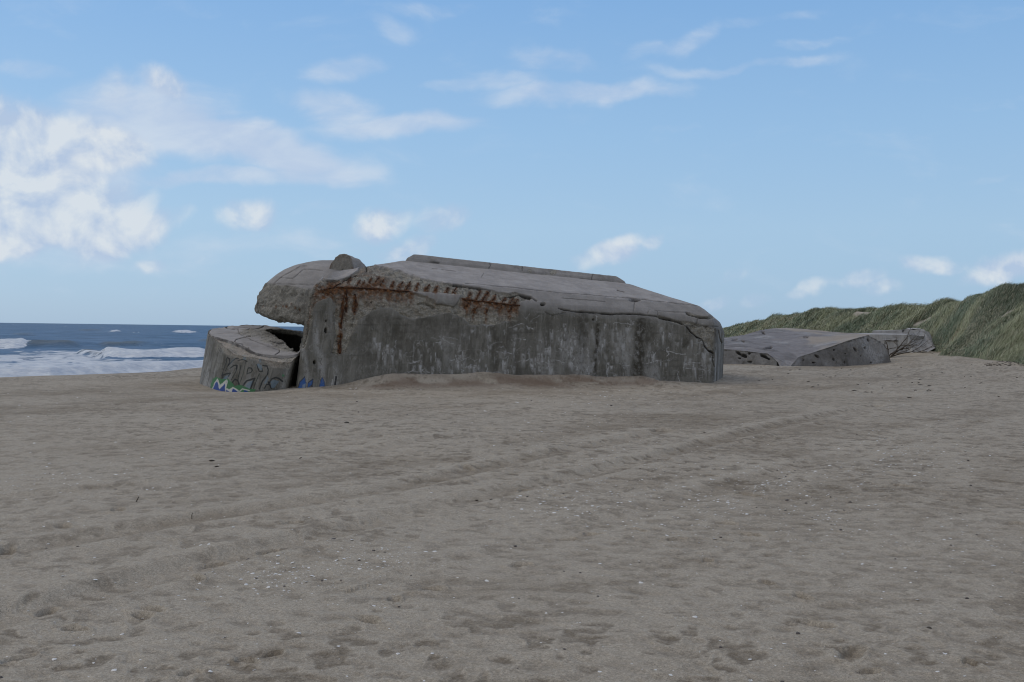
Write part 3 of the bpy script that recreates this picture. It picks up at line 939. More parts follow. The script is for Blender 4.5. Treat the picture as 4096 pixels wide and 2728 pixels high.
    a['white'] = np.clip(np.maximum(wh, veil) * np.maximum(wallm, (px > 2855) * front * (row < jw)), 0, 1)
    # dark algae runs
    dk = np.zeros(nv * nu)
    for pts, w, k in (([(2392, 1300), (2388, 1360), (2384, 1420), (2378, 1512)], 8, 1.0), ([(2565, 1290), (2560, 1350), (2556, 1430), (2552, 1520)], 26, 0.95), ([(2600, 1300), (2590, 1360)], 26, 0.6), ([(1985, 1395), (1980, 1500)], 12, 0.5),
                     ([(1500, 1280), (1560, 1300), (1700, 1300), (1860, 1330)], 42, 0.42), ([(2760, 1300), (2740, 1380)], 16, 0.6), ([(2070, 1420), (2070, 1500)], 14, 0.4), ([(1460, 1330), (1470, 1440)], 24, 0.35)):
        dk = np.maximum(dk, k * sstep(w * 1.5, w * 0.4, seg_dist(px + wobx * 0.9, py, pts)))
    dk = np.maximum(dk, 0.55 * sstep(0.1, 0.5, fbm3(flat * np.array([1.8, 1.8, 0.6]), 4, 421)))
    dk = np.maximum(dk, 0.5 * sstep(1310, 1260, py) * 0 + 0.5 * sstep(10, 2, np.abs(py - (1140 + (px - 1300) * 0.1)) - 4) * 0)
    a['dark'] = np.clip(dk * wallm, 0, 1)
    # the curb line holds a few tufts of moss on the slope
    rgb, al = paint_strokes(px, py, [
        ('p', G([(1700, 1190), (1745, 1060), (1840, 955), (1868, 1060), (1862, 1190)]), (0.03, 0.035, 0.05), 0.9),
        ('p', G([(1712, 1190), (1755, 1075), (1835, 985), (1855, 1060), (1850, 1190)]), (0.045, 0.11, 0.30), 0.95),
        ('p', G([(1790, 1190), (1800, 1110), (1850, 1085), (1850, 1190)]), (0.22, 0.27, 0.33), 0.8),
        ('p', G([(1870, 1190), (1890, 1060), (1995, 985), (1975, 1190)]), (0.03, 0.035, 0.05), 0.85),
        ('p', G([(1882, 1180), (1900, 1080), (1980, 1020), (1965, 1100), (1925, 1130), (1900, 1190)]), (0.045, 0.11, 0.30), 0.9),
        ('p', G([(2075, 1190), (2092, 1060), (2137, 955), (2192, 1070), (2185, 1190)]), (0.03, 0.035, 0.05), 0.7),
        ('p', G([(2088, 1190), (2102, 1065), (2137, 985), (2180, 1075), (2172, 1190)]), (0.045, 0.11, 0.30), 0.95),
        ('s', [(1345, 1508), (1342, 1530), (1338, 1556)], 4.5, (0.02, 0.02, 0.022), 0.9),
        ('s', [(1330, 1520), (1326, 1550)], 3, (0.5, 0.5, 0.5), 0.6)], fw)
    a['paint_amount'] = al
    pc = np.ones((nv * nu, 4)); pc[:, :3] = rgb
    # relief
    rough = fbm3(flat * 6, 5, 431, 0.6); med = fbm3(flat * 1.7, 4, 432)
    ridged = 1 - 2 * np.abs(fbm3(flat * 3.1, 4, 433))
    dsp = 0.012 * med + 0.006 * rough
    strat = np.abs(fbm3(flat * np.array([1.2, 1.2, 5.0]), 3, 436))
    dsp += spt * (-0.10 + 0.06 * ridged + 0.085 * rough - 0.06 * strat)
    dsp -= 0.075 * cr + 0.16 * hole
    # small steps between shutter boards
    bd = np.floor(s / 0.17); dsp += 0.005 * (_h(bd.astype(np.int64), bd.astype(np.int64) * 0, 9) - 0.5) * (row < jw)
    # lumpy broken crest over the front left
    crest = np.exp(-(((px - 1468) / 34) ** 2 + ((py - 1070) / 16) ** 2)) * fw
    D = flat + nr * dsp[:, None]
    D[:, 2] += crest * 0.09 - 0.15 * np.exp(-(((px - 1345) / 60) ** 2 + ((py - 1088) / 26) ** 2)) * front
    D3 = D.reshape(nv, nu, 3)
    uv = np.stack([np.cumsum(np.linalg.norm(np.roll(K[0], -1, 0) - K[0], axis=1))[col], h + row * 0.0], -1)
    uv[:, 1] = np.where(row < jw, h, h[(jw) * nu + col] + (row - jw) * 0.03)

    def part(name, r0, r1):
        sl = slice(r0 * nu, r1 * nu)
        return grid_mesh(name, D3[r0:r1], M_conc, root, True, True, {k: v[sl] for k, v in a.items()}, uv[sl].reshape(r1 - r0, nu, 2), dict(paint=pc[sl]))
    part('wall', 0, jw + 1)
    part('roof', jw, nv)
    # reinforcing bars
    fl = D[fw > 0]
    fx, fy, fk = project(fl)

    def surf(x, y, out):
        i = np.argmin((fx - x) ** 2 + (fy - y) ** 2)
        p = fl[i]
        v = EYE - p; v /= np.linalg.norm(v)
        return p + v * out
    r3 = np.random.default_rng(5)
    for pts, rad in [(q, 0.020) for q in REBAR_H] + [(q, 0.018) for q in REBAR_V] + [(q, 0.012) for q in STUBS]:
        Q = np.array([surf(x, y, 0.018 + 0.02 * r3.random()) for x, y in pts])
        mb = MB()
        n = max(6, len(pts) * 4)
        tt = np.linspace(0, len(pts) - 1, n); i0 = np.clip(tt.astype(int), 0, len(pts) - 2); f = (tt - i0)[:, None]
        C = Q[i0] * (1 - f) + Q[i0 + 1] * f
        C += r3.normal(0, 0.004, C.shape)
        mb.tube(C, rad * (0.7 + 0.9 * r3.random(n)), 7)
        mb.build('reinforcing_bar', M_rust, root)
    # upstand round the flat top
    topring = rings[4]

    def curb():
        cen = np.mean(np.array(topring), 0)
        outer = [p + (p - cen) / np.linalg.norm(p - cen) * 0.02 for p in topring]
        h0 = (W(1643, 1014, 3.1)[2] - topring[0][2]) * 0.95; h1 = (W(2490, 1104, 3.1)[2] - topring[1][2]) * 0.95
        st2 = []
        for aa, n in ((0, 260), (1, 40), (2, 40), (3, 60), (4, 40)): st2 += [(aa, i / n) for i in range(n)]
        zz = [h0, h1, h1, h1, h0]

        def off(inset, dz):
            out = []
            for i, p in enumerate(outer):
                pv = outer[i - 1]; nx = outer[(i + 1) % 5]
                d1 = (p - pv)[:2]; d1 /= np.linalg.norm(d1); d2 = (nx - p)[:2]; d2 /= np.linalg.norm(d2)
                n1 = np.array([-d1[1], d1[0]]); n2 = np.array([-d2[1], d2[0]])
                b = n1 + n2; b /= (1 + n1 @ n2)
                q = p.copy(); q[:2] += b * inset; q[2] += dz(i)
                out.append(q)
            return out
        rs = [off(0.0, lambda i: -0.15), off(0.10, lambda i: zz[i] * 0.35), off(0.27, lambda i: zz[i] - 0.012), off(0.30, lambda i: zz[i]), off(0.60, lambda i: zz[i]), off(0.66, lambda i: zz[i] - 0.05), off(0.68, lambda i: -0.15)]
        KK = [resample_ring(r, 0.03, st2) for r in rs]
        rw = []
        for j, n in enumerate((5, 8, 2, 4, 2, 3)):
            for i in range(n): rw.append(KK[j] * (1 - i / n) + KK[j + 1] * i / n)
        rw.append(KK[-1]); Q = np.array(rw)
        nn = grid_normals(Q, True)
        f = Q.reshape(-1, 3)
        Q = Q + nn * (0.010 * fbm3(f * 3, 4, 441) + 0.008 * fbm3(f * 12, 3, 442)).reshape(Q.shape[:2])[..., None]
        at_ = blank(f.shape[0])
        x, y, k = project(f)
        at_['roof'] += 0.75; at_['dark'] = 0.35 * sstep(0, 0.4, fbm3(f * 1.5, 4, 443))
        c_ = np.zeros(len(f))
        for pts in ([(1955, 1047), (1962, 1060), (1955, 1072)], [(2090, 1060), (2088, 1082)], [(1655, 1044), (1700, 1049), (1757, 1051)], [(2280, 1108), (2360, 1120), (2450, 1126)], [(2372, 1095), (2365, 1118)]):
            c_ = np.maximum(c_, sstep(2.4, 0.8, seg_dist(x, y, pts)))
        sp_ = sstep(1.3, 0.6, np.hypot((x - 2212) / 14, (y - 1090) / 10)) + sstep(1.3, 0.6, np.hypot((x - 2118) / 9, (y - 1084) / 7))
        at_['crack_and_shade'] = 0.8 * c_; at_['spall'] = np.clip(sp_, 0, 1); at_['dark'] = np.maximum(at_['dark'], sp_ * 0.8)
        uvq = np.stack([f @ E, f[:, 2]], -1)
        grid_mesh('parapet', Q, M_conc, root, True, True, at_, uvq.reshape(*Q.shape[:2], 2), dict(paint=np.ones((len(f), 4))))
    curb()
    # the rounded visor over the gun opening
    Cv = at(1345, 1050, 31.0); Cv[2] = 0

    def visor():
        prof = np.array([(0, 0), (0.5, -0.035), (0.9, -0.12), (1.25, -0.235), (1.55, -0.39), (1.82, -0.58), (2.02, -0.77), (2.1, -0.86), (2.22, -1.05), (2.33, -1.25), (2.39, -1.44), (2.42, -1.62), (2.36, -1.72), (2.2, -1.79), (1.7, -1.82), (0.9, -1.82), (0.3, -1.82)])
        q = np.concatenate([[0], np.cumsum(np.hypot(*np.diff(prof, axis=0).T))])
        n = 210
        qq = np.linspace(0, q[-1], n)
        r = np.interp(qq, q, prof[:, 0]); z = np.interp(qq, q, prof[:, 1])
        ker = np.exp(-(np.arange(-5, 6) / 2.5) ** 2); ker /= ker.sum()
        r = np.convolve(np.pad(r, 5, mode='edge'), ker, 'valid'); z = np.convolve(np.pad(z, 5, mode='edge'), ker, 'valid')
        nph = 560
        ph = np.arange(nph) / nph * 2 * math.pi
        PX = Cv[0] + r[:, None] * np.cos(ph)[None]; PY = Cv[1] + r[:, None] * np.sin(ph)[None]
        PZ = 3.70 + z[:, None] - 0.06 * (PX - Cv[0]) + 0.11 * (PY - Cv[1]) * (0.25 + 0.75 * sstep(-0.3, -1.5, z))[:, None]
        P = np.stack([PX, PY, PZ], -1)
        nn = grid_normals(P, True)
        if nn[40, 0, 2] < 0: nn = -nn
        f = P.reshape(-1, 3); nf = nn.reshape(-1, 3)
        x, y, k = project(f)
        fr = (((EYE - f) * nf).sum(1) > 0).astype(float)
        zz = np.repeat(z, nph)
        wob = fbm3(f * 2.5, 4, 451)
        sp = sstep(-0.80, -0.88, zz + 0.05 * wob)
        a = blank(len(f))
        a['spall'] = sp * (0.5 + 0.25 * sstep(-0.2, 0.2, wob)); a['roof'] = 0.8 * (1 - sp) + 0 * sp
        V3 = lambda pts: [(1000 + u / 4.205, 1000 + v / 4.205) for u, v in pts]
        jx = 1.4 * fbm3(f * 8, 3, 452); jy = 1.4 * fbm3(f * 8 + 5, 3, 453)
        c_ = np.zeros(len(f))
        for pts, w, kk in ((V3([(840, 270), (700, 350), (550, 430), (420, 540), (340, 640), (290, 790), (200, 880), (110, 910)]), 2.4, 1), (V3([(950, 265), (840, 270)]), 1.6, .8), (V3([(900, 320), (1220, 345)]), 1.6, .8),
                           (V3([(890, 330), (790, 420), (720, 475), (480, 465)]), 1.4, .7), (V3([(400, 565), (760, 575), (1110, 585)]), 1.8, .7), (V3([(120, 930), (340, 940)]), 2.2, .8), (V3([(680, 750), (800, 740), (900, 750)]), 1.6, .6)):
            c_ = np.maximum(c_, 0.65 * kk * sstep(w + 0.8, w * 0.3, seg_dist(x + jx, y + jy, pts)) * fr * (0.6 + 0.4 * sstep(-0.3, 0.2, jx)))
        a['crack_and_shade'] = c_ * 0.9
        ru = np.zeros(len(f))
        for u, v in ((430, 950), (550, 940), (640, 970), (700, 910), (760, 970), (830, 1000), (600, 945), (200, 940)):
            X0, Y0 = V3([(u, v)])[0]
            ru = np.maximum(ru, 0.8 * sstep(1.3, 0.5, np.hypot((x + jx - X0) / 4, (y + jy - Y0) / 7)) * fr)
        a['rust'] = ru
        a['white'] = 0.8 * fr * sstep(8, 2, seg_dist(x + jx * 2, y + jy * 2, V3([(1210, 460), (1180, 530)])))
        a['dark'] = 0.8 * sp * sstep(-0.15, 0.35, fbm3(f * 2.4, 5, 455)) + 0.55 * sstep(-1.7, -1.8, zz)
        ridged = 1 - 2 * np.abs(fbm3(f * 3.3, 4, 456)); rough = fbm3(f * 6.5, 5, 457, 0.6)
        d = 0.006 * rough + 0.012 * fbm3(f * 1.4, 3, 458)
        d += sp * (-0.05 + 0.055 * ridged + 0.08 * rough + 0.05 * fbm3(f * np.array([1.5, 1.5, 4]), 3, 459)) - 0.06 * c_
        d += 0.035 * sstep(-1.5, -1.66, zz) * sstep(-1.82, -1.72, zz) * fbm3(f * 4, 4, 460)
        D = f + nf * d[:, None]
        uv = np.stack([np.tile(ph * 2.2, n), np.repeat(qq, nph)], -1)
        grid_mesh('visor', D.reshape(P.shape), M_conc, root, True, True, a, uv.reshape(n, nph, 2), dict(paint=np.ones((len(f), 4))))
    visor()

    def stub():
        # broken lump of concrete standing on the corner of the roof
        nsec, m = 40, 60
        base = at(1366, 1070, 29.6)
        V = []
        ax = np.array([0.55, 0.83, 0.0])
        sx = np.array([0.98, -0.05, 0.0])
        outl = np.array([(-0.40, -0.30), (-0.37, 0.02), (-0.30, 0.16), (-0.20, 0.29), (-0.06, 0.375), (0.08, 0.39), (0.20, 0.355), (0.28, 0.26), (0.32, 0.1), (0.335, -0.02), (0.34, -0.3)])
        q = np.linspace(0, len(outl) - 1, m); i0 = np.clip(q.astype(int), 0, len(outl) - 2); ff = (q - i0)[:, None]
        oo = outl[i0] * (1 - ff) + outl[i0 + 1] * ff
        for i in range(nsec):
            t = i / (nsec - 1)
            if t < 0.3: k = t / 0.3; c = base; sc = 0.02 + 0.98 * k; dep = 0.0 + 0.04 * (1 - k)
            else: k = (t - 0.3) / 0.7; c = base; sc = (1 - 0.55 * k ** 2); dep = k * 1.05
            for a_, b_ in oo:
                V.append(c + ax * dep + sx * a_ * sc + np.array([0, 0, 1]) * ((b_ + 0.3) * sc - 0.3 + (0.25 * (1 - sc) if t < 0.3 else 0)))
        P = np.array(V).reshape(nsec, m, 3)
        nn = grid_normals(P)
        if (nn[20, 30, 2]) < 0: nn = -nn
        f = P.reshape(-1, 3)
        P = P + nn * (0.03 * fbm3(f * 5, 4, 471) + 0.02 * fbm3(f * 14, 3, 472)).reshape(nsec, m)[..., None]
        a = blank(len(f))
        tt = np.repeat(np.linspace(0, 1, nsec), m)
        edge = np.tile(np.minimum(np.arange(m), np.arange(m)[::-1]) / m, nsec)
        a['spall'] = 0.35 * (tt < 0.32); a['roof'] = 0.5 + 0.4 * (tt > 0.32)
        a['rust'] = 0.5 * sstep(0.22, 0.31, tt) * sstep(0.36, 0.32, tt) * sstep(-0.2, 0.3, fbm3(f * 4, 3, 473)); a['dark'] = 0.5 * sstep(0.2, 0.3, tt) * sstep(0.36, 0.32, tt)
        grid_mesh('concrete_stub', P, M_conc, root, False, True, a, np.stack([f[:, 0], f[:, 2]], -1).reshape(nsec, m, 2), dict(paint=np.ones((len(f), 4))))
    stub()
    return root


build_bunker()

# ------------------------------------------------------------------ broken block in front of the opening
def build_block():
    root = empty('concrete_block', tuple(at(980, 1400, 28.5)[:2]) + (0.0,),
                 'broken curved concrete block covered in graffiti beside the left end of the big bunker', 'concrete block')
    T = [  # base px,py,Y | wall top | slab edge | hole edge
        ((1134, 1549, 27.2), (1180, 1432, 27.3), (1189, 1413, 27.5), (1186, 1408, 27.9)),
        ((1090, 1553, 26.8), (1150, 1449, 27.0), (1150, 1421, 27.35), (1160, 1391, 28.3)),
        ((1030, 1559, 26.5), (1085, 1444, 26.8), (1085, 1420, 27.2), (1140, 1373, 28.8)),
        ((965, 1564, 26.4), (1015, 1430, 26.75), (1030, 1412, 27.2), (1107, 1348, 29.3)),
        ((900, 1566, 26.5), (948, 1420, 26.9), (983, 1390, 27.5), (1090, 1335, 29.8)),
        ((858, 1560, 26.8), (905, 1393, 27.2), (930, 1364, 27.8), (1075, 1325, 30.3)),
        ((815, 1549, 27.5), (868, 1360, 28.0), (882, 1352, 28.3), (1065, 1321, 30.7)),
        ((790, 1536, 28.4), (834, 1339, 28.9), (842, 1336, 29.0), (1065, 1319, 31.0)),
        ((790, 1520, 30.0), (836, 1322, 30.0), (842, 1320, 30.1), (1075, 1318, 31.2)),
        ((818, 1500, 31.3), (862, 1314, 31.0), (868, 1312, 31.1), (1090, 1319, 31.3)),
        ((900, 1490, 32.2), (912, 1309, 31.7), (914, 1306, 31.6), (1110, 1320, 31.5)),
        ((980, 1488, 32.6), (982, 1306, 32.1), (984, 1302, 31.9), (1130, 1322, 31.6)),
        ((1060, 1488, 32.6), (1057, 1308, 32.2), (1058, 1304, 32.0), (1165, 1324, 31.7)),
        ((1140, 1488, 32.4), (1140, 1320, 32.2), (1140, 1317, 32.0), (1200, 1330, 31.6)),
        ((1212, 1490, 31.9), (1212, 1330, 31.9), (1210, 1327, 31.8), (1222, 1338, 31.2)),
        ((1212, 1500, 30.0), (1218, 1345, 30.0), (1216, 1342, 30.0), (1214, 1350, 29.9)),
        ((1170, 1530, 28.4), (1204, 1400, 28.5), (1205, 1395, 28.5), (1200, 1396, 28.7))]
    base = np.array([at(*t[0]) for t in T]); base[:, 2] = -0.6
    top = np.array([at(*t[1]) for t in T]); slab = np.array([at(*t[2]) for t in T]); hol = np.array([at(*t[3]) for t in T])
    slab0 = slab.copy(); slab0[:, 2] -= 0.075
    cen = slab.mean(0)
    lip = slab + (hol - slab) * 0.02; lip[:, 2] += 0.0
    bot = hol.copy(); bot[:, 2] = -0.5

    def cr(Pk, m):
        k = len(Pk); out = []
        for i in range(k):
            p0, p1, p2, p3 = Pk[i - 1], Pk[i], Pk[(i + 1) % k], Pk[(i + 2) % k]
            for j in range(m):
                t = j / m
                out.append(0.5 * ((2 * p1) + (-p0 + p2) * t + (2 * p0 - 5 * p1 + 4 * p2 - p3) * t * t + (-p0 + 3 * p1 - 3 * p2 + p3) * t ** 3))
        return np.array(out)
    m = 44
    K = [cr(x, m) for x in (base, top, slab0, slab, hol, bot)]
    for kk_, am_, sd_ in ((2, 0.07, 1), (3, 0.07, 1), (4, 0.09, 7)):
        jt_ = am_ * np.stack([fbm3(K[kk_] * 2.6, 4, 530 + sd_), fbm3(K[kk_] * 2.6 + 9, 4, 531 + sd_), 0.35 * fbm3(K[kk_] * 2.6 + 4, 4, 532 + sd_)], -1)
        K[kk_] = K[kk_] + jt_
    nr_ = [170, 24, 8, 90, 30]
    rows = []
    for j, n in enumerate(nr_):
        for i in range(n): rows.append(K[j] * (1 - i / n) + K[j + 1] * i / n)
    rows.append(K[-1])
    P = np.array(rows); nv, nu, _ = P.shape
    jw = nr_[0]; jt = jw + nr_[1]; js = jt + nr_[2]; jh = js + nr_[3]
    nn = grid_normals(P, True)
    if nn[js + 40, 200, 2] < 0: nn = -nn
    f = P.reshape(-1, 3); nf = nn.reshape(-1, 3)
    x, y, k = project(f)
    row = np.repeat(np.arange(nv), nu)
    fr = (((EYE - f) * nf).sum(1) > 0).astype(float) * (row < jt + 2)
    a = blank(len(f))
    wob = fbm3(f * 3, 4, 501)
    onslab = (row >= jt) & (row < jh)
    inner = sstep(0.42, 0.6, (row - js) / nr_[3] + 0.22 * wob) * (row >= js) * (row <= jh)
    fzn = fbm3(f * 9, 3, 519)
    brk = ((row >= jw) & (row < jt)).astype(float)
    nearbrk = sstep(26, 4, (jw - row) + 30 * wob) * (row < jw) * sstep(840, 900, x) * (k < 29)
    a['spall'] = np.clip(np.maximum.reduce([brk, nearbrk * 0.9, inner * 0.75, (row >= jh) * 0.8]), 0, 1)
    a['roof'] = ((row >= jt) & (row < jh)) * 0.95
    jx = 1.3 * fbm3(f * 8, 3, 502); jy = 1.3 * fbm3(f * 8 + 4, 3, 503)
    c_ = np.zeros(len(f))
    for pts, w, kk in ((G([(640, 360), (660, 325), (820, 290), (850, 265), (915, 265)]), 1.6, 1), (G([(690, 150), (720, 230), (850, 290), (1000, 370), (1200, 450), (1390, 510)]), 1.2, .7), (G([(880, 470), (890, 500), (960, 550)]), 1.4, .8),
                       (G([(1400, 500), (1405, 550), (1330, 590)]), 1.6, .9), (G([(640, 370), (700, 400), (780, 415)]), 1.5, .9), (G([(770, 440), (880, 490)]), 1.6, .9), (G([(1100, 300), (1290, 300)]), 1.2, .7), (G([(1250, 385), (1480, 400)]), 1.4, .8), (G([(900, 330), (1100, 400), (1300, 460)]), 1.0, .5),
                       (G([(1500, 480), (1590, 480)]), 2, .9), (G([(1040, 240), (1220, 270)]), 1, .5), (G([(1640, 540), (1700, 545)]), 2, .9), (G([(490, 120), (560, 150), (700, 150)]), 1.8, .9), (G([(860, 150), (900, 130), (1050, 130), (1130, 110)]), 1.5, .8)):
        c_ = np.maximum(c_, kk * sstep(w + 0.8, w * 0.3, seg_dist(x + jx, y + jy, pts)) * onslab)
    a['crack_and_shade'] = np.clip(c_ * 0.9 + 1.0 * (row >= jh + 2) + 0.55 * ((row >= jt) & (row < js)) * sstep(-0.1, 0.3, wob + 0.5 * fzn), 0, 1)  # cavity walls painted near black for shade, beside the real cracks
    a['white'] = 0.35 * fr * sstep(0.0, 0.4, fbm3(f * np.array([4, 4, .6]), 3, 504)) + 0.25 * fr * sstep(860, 830, x)
    a['dark'] = 0.6 * fr * sstep(0.05, 0.4, fbm3(f * np.array([3, 3, .7]), 4, 505)) * (row < jw) + (row >= jh) * 1.0 + 0.8 * (row < jw) * ((x > 1135) & (k > 27.25)) * (k < 29)  # random streaks; shade painted into the cavity and the right return face
    gd = (0.022, 0.024, 0.027); lb = (0.16, 0.25, 0.33); gr = (0.055, 0.17, 0.075); wt = (0.5, 0.5, 0.46); bl = (0.03, 0.065, 0.24)
    items = [('p', G([(470, 960), (560, 930), (500, 1010), (440, 1010)]), lb, .45), ('p', G([(1250, 1060), (1290, 1020), (1400, 1050), (1310, 1170), (1270, 1160)]), lb, .45), ('p', G([(830, 1110), (870, 1060), (950, 1040), (890, 1180), (830, 1150)]), lb, .5),
             ('p', G([(1010, 760), (1050, 740), (1100, 780), (1110, 860), (1080, 860)]), lb, .5), ('p', G([(1130, 1100), (1200, 960), (1220, 1000), (1180, 1080)]), lb, .4), ('p', G([(590, 690), (650, 650), (560, 760)]), lb, .35), ('p', G([(760, 600), (830, 590), (830, 680), (780, 690)]), lb, .35), ('p', G([(1040, 660), (1100, 665), (1090, 730), (1060, 720)]), lb, .4)]
    for pts, w in (([(490, 760), (490, 680), (510, 645), (545, 660), (552, 715), (520, 790)], 2.4), ([(500, 700), (470, 790), (415, 960)], 1.8), ([(520, 790), (600, 700), (650, 660), (700, 655)], 2.4), ([(540, 750), (480, 870)], 1.6),
                   ([(560, 825), (620, 780), (675, 775), (660, 835)], 2.6), ([(425, 985), (440, 945), (490, 925), (560, 912), (530, 960)], 3.2), ([(745, 780), (720, 900), (690, 1020)], 2.2), ([(690, 780), (660, 880), (570, 1030)], 1.6),
                   ([(695, 690), (780, 672), (850, 710)], 2.6), ([(850, 925), (858, 850), (880, 818), (925, 825), (940, 865), (915, 900), (860, 915)], 2.2), ([(1015, 760), (1035, 830), (1060, 882), (1112, 884), (1105, 830)], 2.2),
                   ([(1120, 778), (1190, 790), (1212, 850), (1200, 930), (1150, 1000), (1110, 1050), (1090, 1110), (1060, 1180)], 3.0), ([(595, 1065), (640, 1012), (690, 1040), (712, 1110)], 3.2), ([(785, 1115), (840, 1045), (980, 1000), (950, 1060), (905, 1190)], 3.6),
                   ([(1060, 920), (1000, 1060), (960, 1180)], 1.6), ([(1228, 1085), (1270, 1010), (1340, 985), (1400, 1005), (1455, 1050)], 3.6), ([(1145, 1170), (1185, 1105), (1235, 1105), (1265, 1175)], 2.8), ([(1210, 1060), (1240, 1120)], 2.4), ([(830, 690), (790, 900), (720, 1090)], 1.0),
                   ([(350, 480), (370, 540), (380, 470), (400, 550), (412, 460)], 0.9)):
        items.append(('s', G(pts), w, gd, .85))
    items += [('p', G([(210, 1240), (225, 1100), (260, 1010), (310, 975), (350, 985), (420, 1015), (520, 1005), (590, 1070), (630, 1130), (740, 1110), (830, 1150), (900, 1180), (1005, 1185), (960, 1260), (700, 1290), (300, 1290)]), gr, .92),
              ('p', G([(240, 1290), (255, 1170), (290, 1070), (342, 998), (358, 1030), (385, 1115), (505, 1012), (522, 1050), (490, 1165), (545, 1185), (603, 1142), (705, 1198), (705, 1300)]), wt, .97),
              ('p', G([(258, 1290), (268, 1170), (300, 1090), (332, 1045), (348, 1075), (376, 1190), (470, 1085), (475, 1290)]), bl, .97), ('p', G([(580, 1290), (590, 1215), (606, 1170), (690, 1225), (690, 1290)]), bl, .97),
              ('p', G([(488, 1290), (490, 1198), (545, 1222), (550, 1290)]), bl, .9), ('s', G([(720, 1220), (770, 1180), (890, 1210)]), 2.2, wt, .9), ('p', G([(780, 1290), (800, 1200), (860, 1212), (880, 1290)]), bl, .9), ('s', G([(1466, 950), (1470, 952)]), 5, (0.07, 0.2, 0.1), .8)]
    rgb, al = paint_strokes(x, y, items, fr * (k < 29.5))
    fresh = np.maximum(brk * 0.55, nearbrk * 0.35) * sstep(-0.45, 0.15, fzn + 0.6 * wob) * (k < 29.5)
    rgb = np.where((fresh > al)[:, None], np.array((0.40, 0.34, 0.29)), rgb); al = np.maximum(al, fresh)
    a['paint_amount'] = al
    pc = np.ones((len(f), 4)); pc[:, :3] = rgb
    rough = fbm3(f * 7, 5, 511, 0.6); ridg = 1 - 2 * np.abs(fbm3(f * 3.5, 4, 512))
    d = 0.004 * rough + 0.01 * fbm3(f * 1.5, 3, 513)
    d += brk * (0.04 * rough + 0.02 * ridg - 0.02) + inner * (0.05 * np.floor(3 * fbm3(f * np.array([2.0, 2.0, 1]), 3, 514)) / 3 + 0.02 * rough) + nearbrk * 0.02 * rough - nearbrk * 0.02
    d += ((row >= jt) & (row <= js)) * 0.03 * fbm3(f * 5, 4, 515) - 0.035 * c_
    plate = np.floor(4 * vn3(f * np.array([1.1, 1.1, 0.1]) + 3, 516)) / 4
    d += onslab * (row > js) * 0.03 * (plate - 0.5)
    D = f + nf * d[:, None]
    # the far rim is a ragged thin layer
    farrim = sstep(30.5, 31.5, k) * (row >= jw) * (row < js + 25)
    D[:, 2] += farrim * 0.05 * fbm3(f * 3.0, 4, 517)
    uv = np.stack([np.tile(np.cumsum(np.linalg.norm(np.roll(K[0], -1, 0) - K[0], axis=1)), nv), f[:, 2]], -1)
    D3 = D.reshape(P.shape)

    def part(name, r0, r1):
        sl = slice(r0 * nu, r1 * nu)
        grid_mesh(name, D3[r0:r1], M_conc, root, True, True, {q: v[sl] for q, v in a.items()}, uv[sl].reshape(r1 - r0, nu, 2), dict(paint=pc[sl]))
    part('wall', 0, jt + 1)
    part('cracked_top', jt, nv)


build_block()

# ------------------------------------------------------------------ ruins farther along the beach
def coons(c0, c1, nu, nv):
    """ruled sheet between two polylines"""
    def rs(c, n):
        c = np.asarray(c); q = np.concatenate([[0], np.cumsum(np.linalg.norm(np.diff(c, axis=0), axis=1))]); s = np.linspace(0, q[-1], n)
        return np.stack([np.interp(s, q, c[:, i]) for i in range(3)], -1)
    a, b = rs(c0, nu), rs(c1, nu)
    t = np.linspace(0, 1, nv)[:, None, None]
    return a[None] * (1 - t) + b[None] * t


def far_part(name, P, root, mat, roof=0.0, rough=0.02, spots=(), lime=0.0, spallm=0.0, sand=0.0, edge=0.0):
    nn = grid_normals(P)
    cen = P.mean((0, 1))
    if nn[P.shape[0] // 2, P.shape[1] // 2] @ (EYE + np.array([0, 0, 3]) - cen) < 0: nn = -nn
    f = P.reshape(-1, 3)
    x, y, k = project(f)
    a = blank(len(f)); a['roof'] += roof
    jx = 6.0 * fbm3(f * 3, 4, 601); jy = 5.0 * fbm3(f * 3 + 5, 4, 602)
    rough = rough * (0.4 if mat is M_conc_grey else 1.0)
    d = rough * (fbm3(f * 1.5, 4, 603) + 0.5 * fbm3(f * 6, 4, 604))
    for sx, sy, rx, ry, an in spots:
        u = (x + jx - sx) * math.cos(an) + (y + jy - sy) * math.sin(an); v = -(x + jx - sx) * math.sin(an) + (y + jy - sy) * math.cos(an)
        m = sstep(1.25, 0.6, np.hypot(u / rx, v / ry))
        a['crack_and_shade'] = np.maximum(a['crack_and_shade'], 0.85 * m); d -= 0.2 * m
    a['white'] = lime * sstep(0.0, 0.4, fbm3(f * 0.8, 4, 605)); a['spall'] = spallm * sstep(-0.2, 0.2, fbm3(f * 1.1, 4, 606))
    a['dark'] = (0.55 if mat is M_conc_far else 0.2) * sstep(0.0, 0.45, fbm3(f * 1.0, 4, 607))
    if edge:
        e = np.repeat(np.arange(P.shape[0]) / (P.shape[0] - 1), P.shape[1])
        a['dark'] = np.maximum(a['dark'], 0.9 * sstep(edge, edge * 0.3, e + 0.05 * fbm3(f * 4, 3, 608)))
    a['paint_amount'] = sand * sstep(0.05, 0.35, fbm3(f * np.array([0.5, 0.3, 0.5]) + 2, 4, 609))
    pc = np.ones((len(f), 4)); pc[:, :3] = (0.33, 0.28, 0.22)
    D = f + nn.reshape(-1, 3) * d[:, None]
    uv = np.stack([f[:, 0] + f[:, 1] * 0.3, f[:, 2] + 0.2 * f[:, 1]], -1)
    o = grid_mesh(name, D.reshape(P.shape), mat, root, False, False, a, uv.reshape(P.shape[0], P.shape[1], 2), dict(paint=pc))
    return o


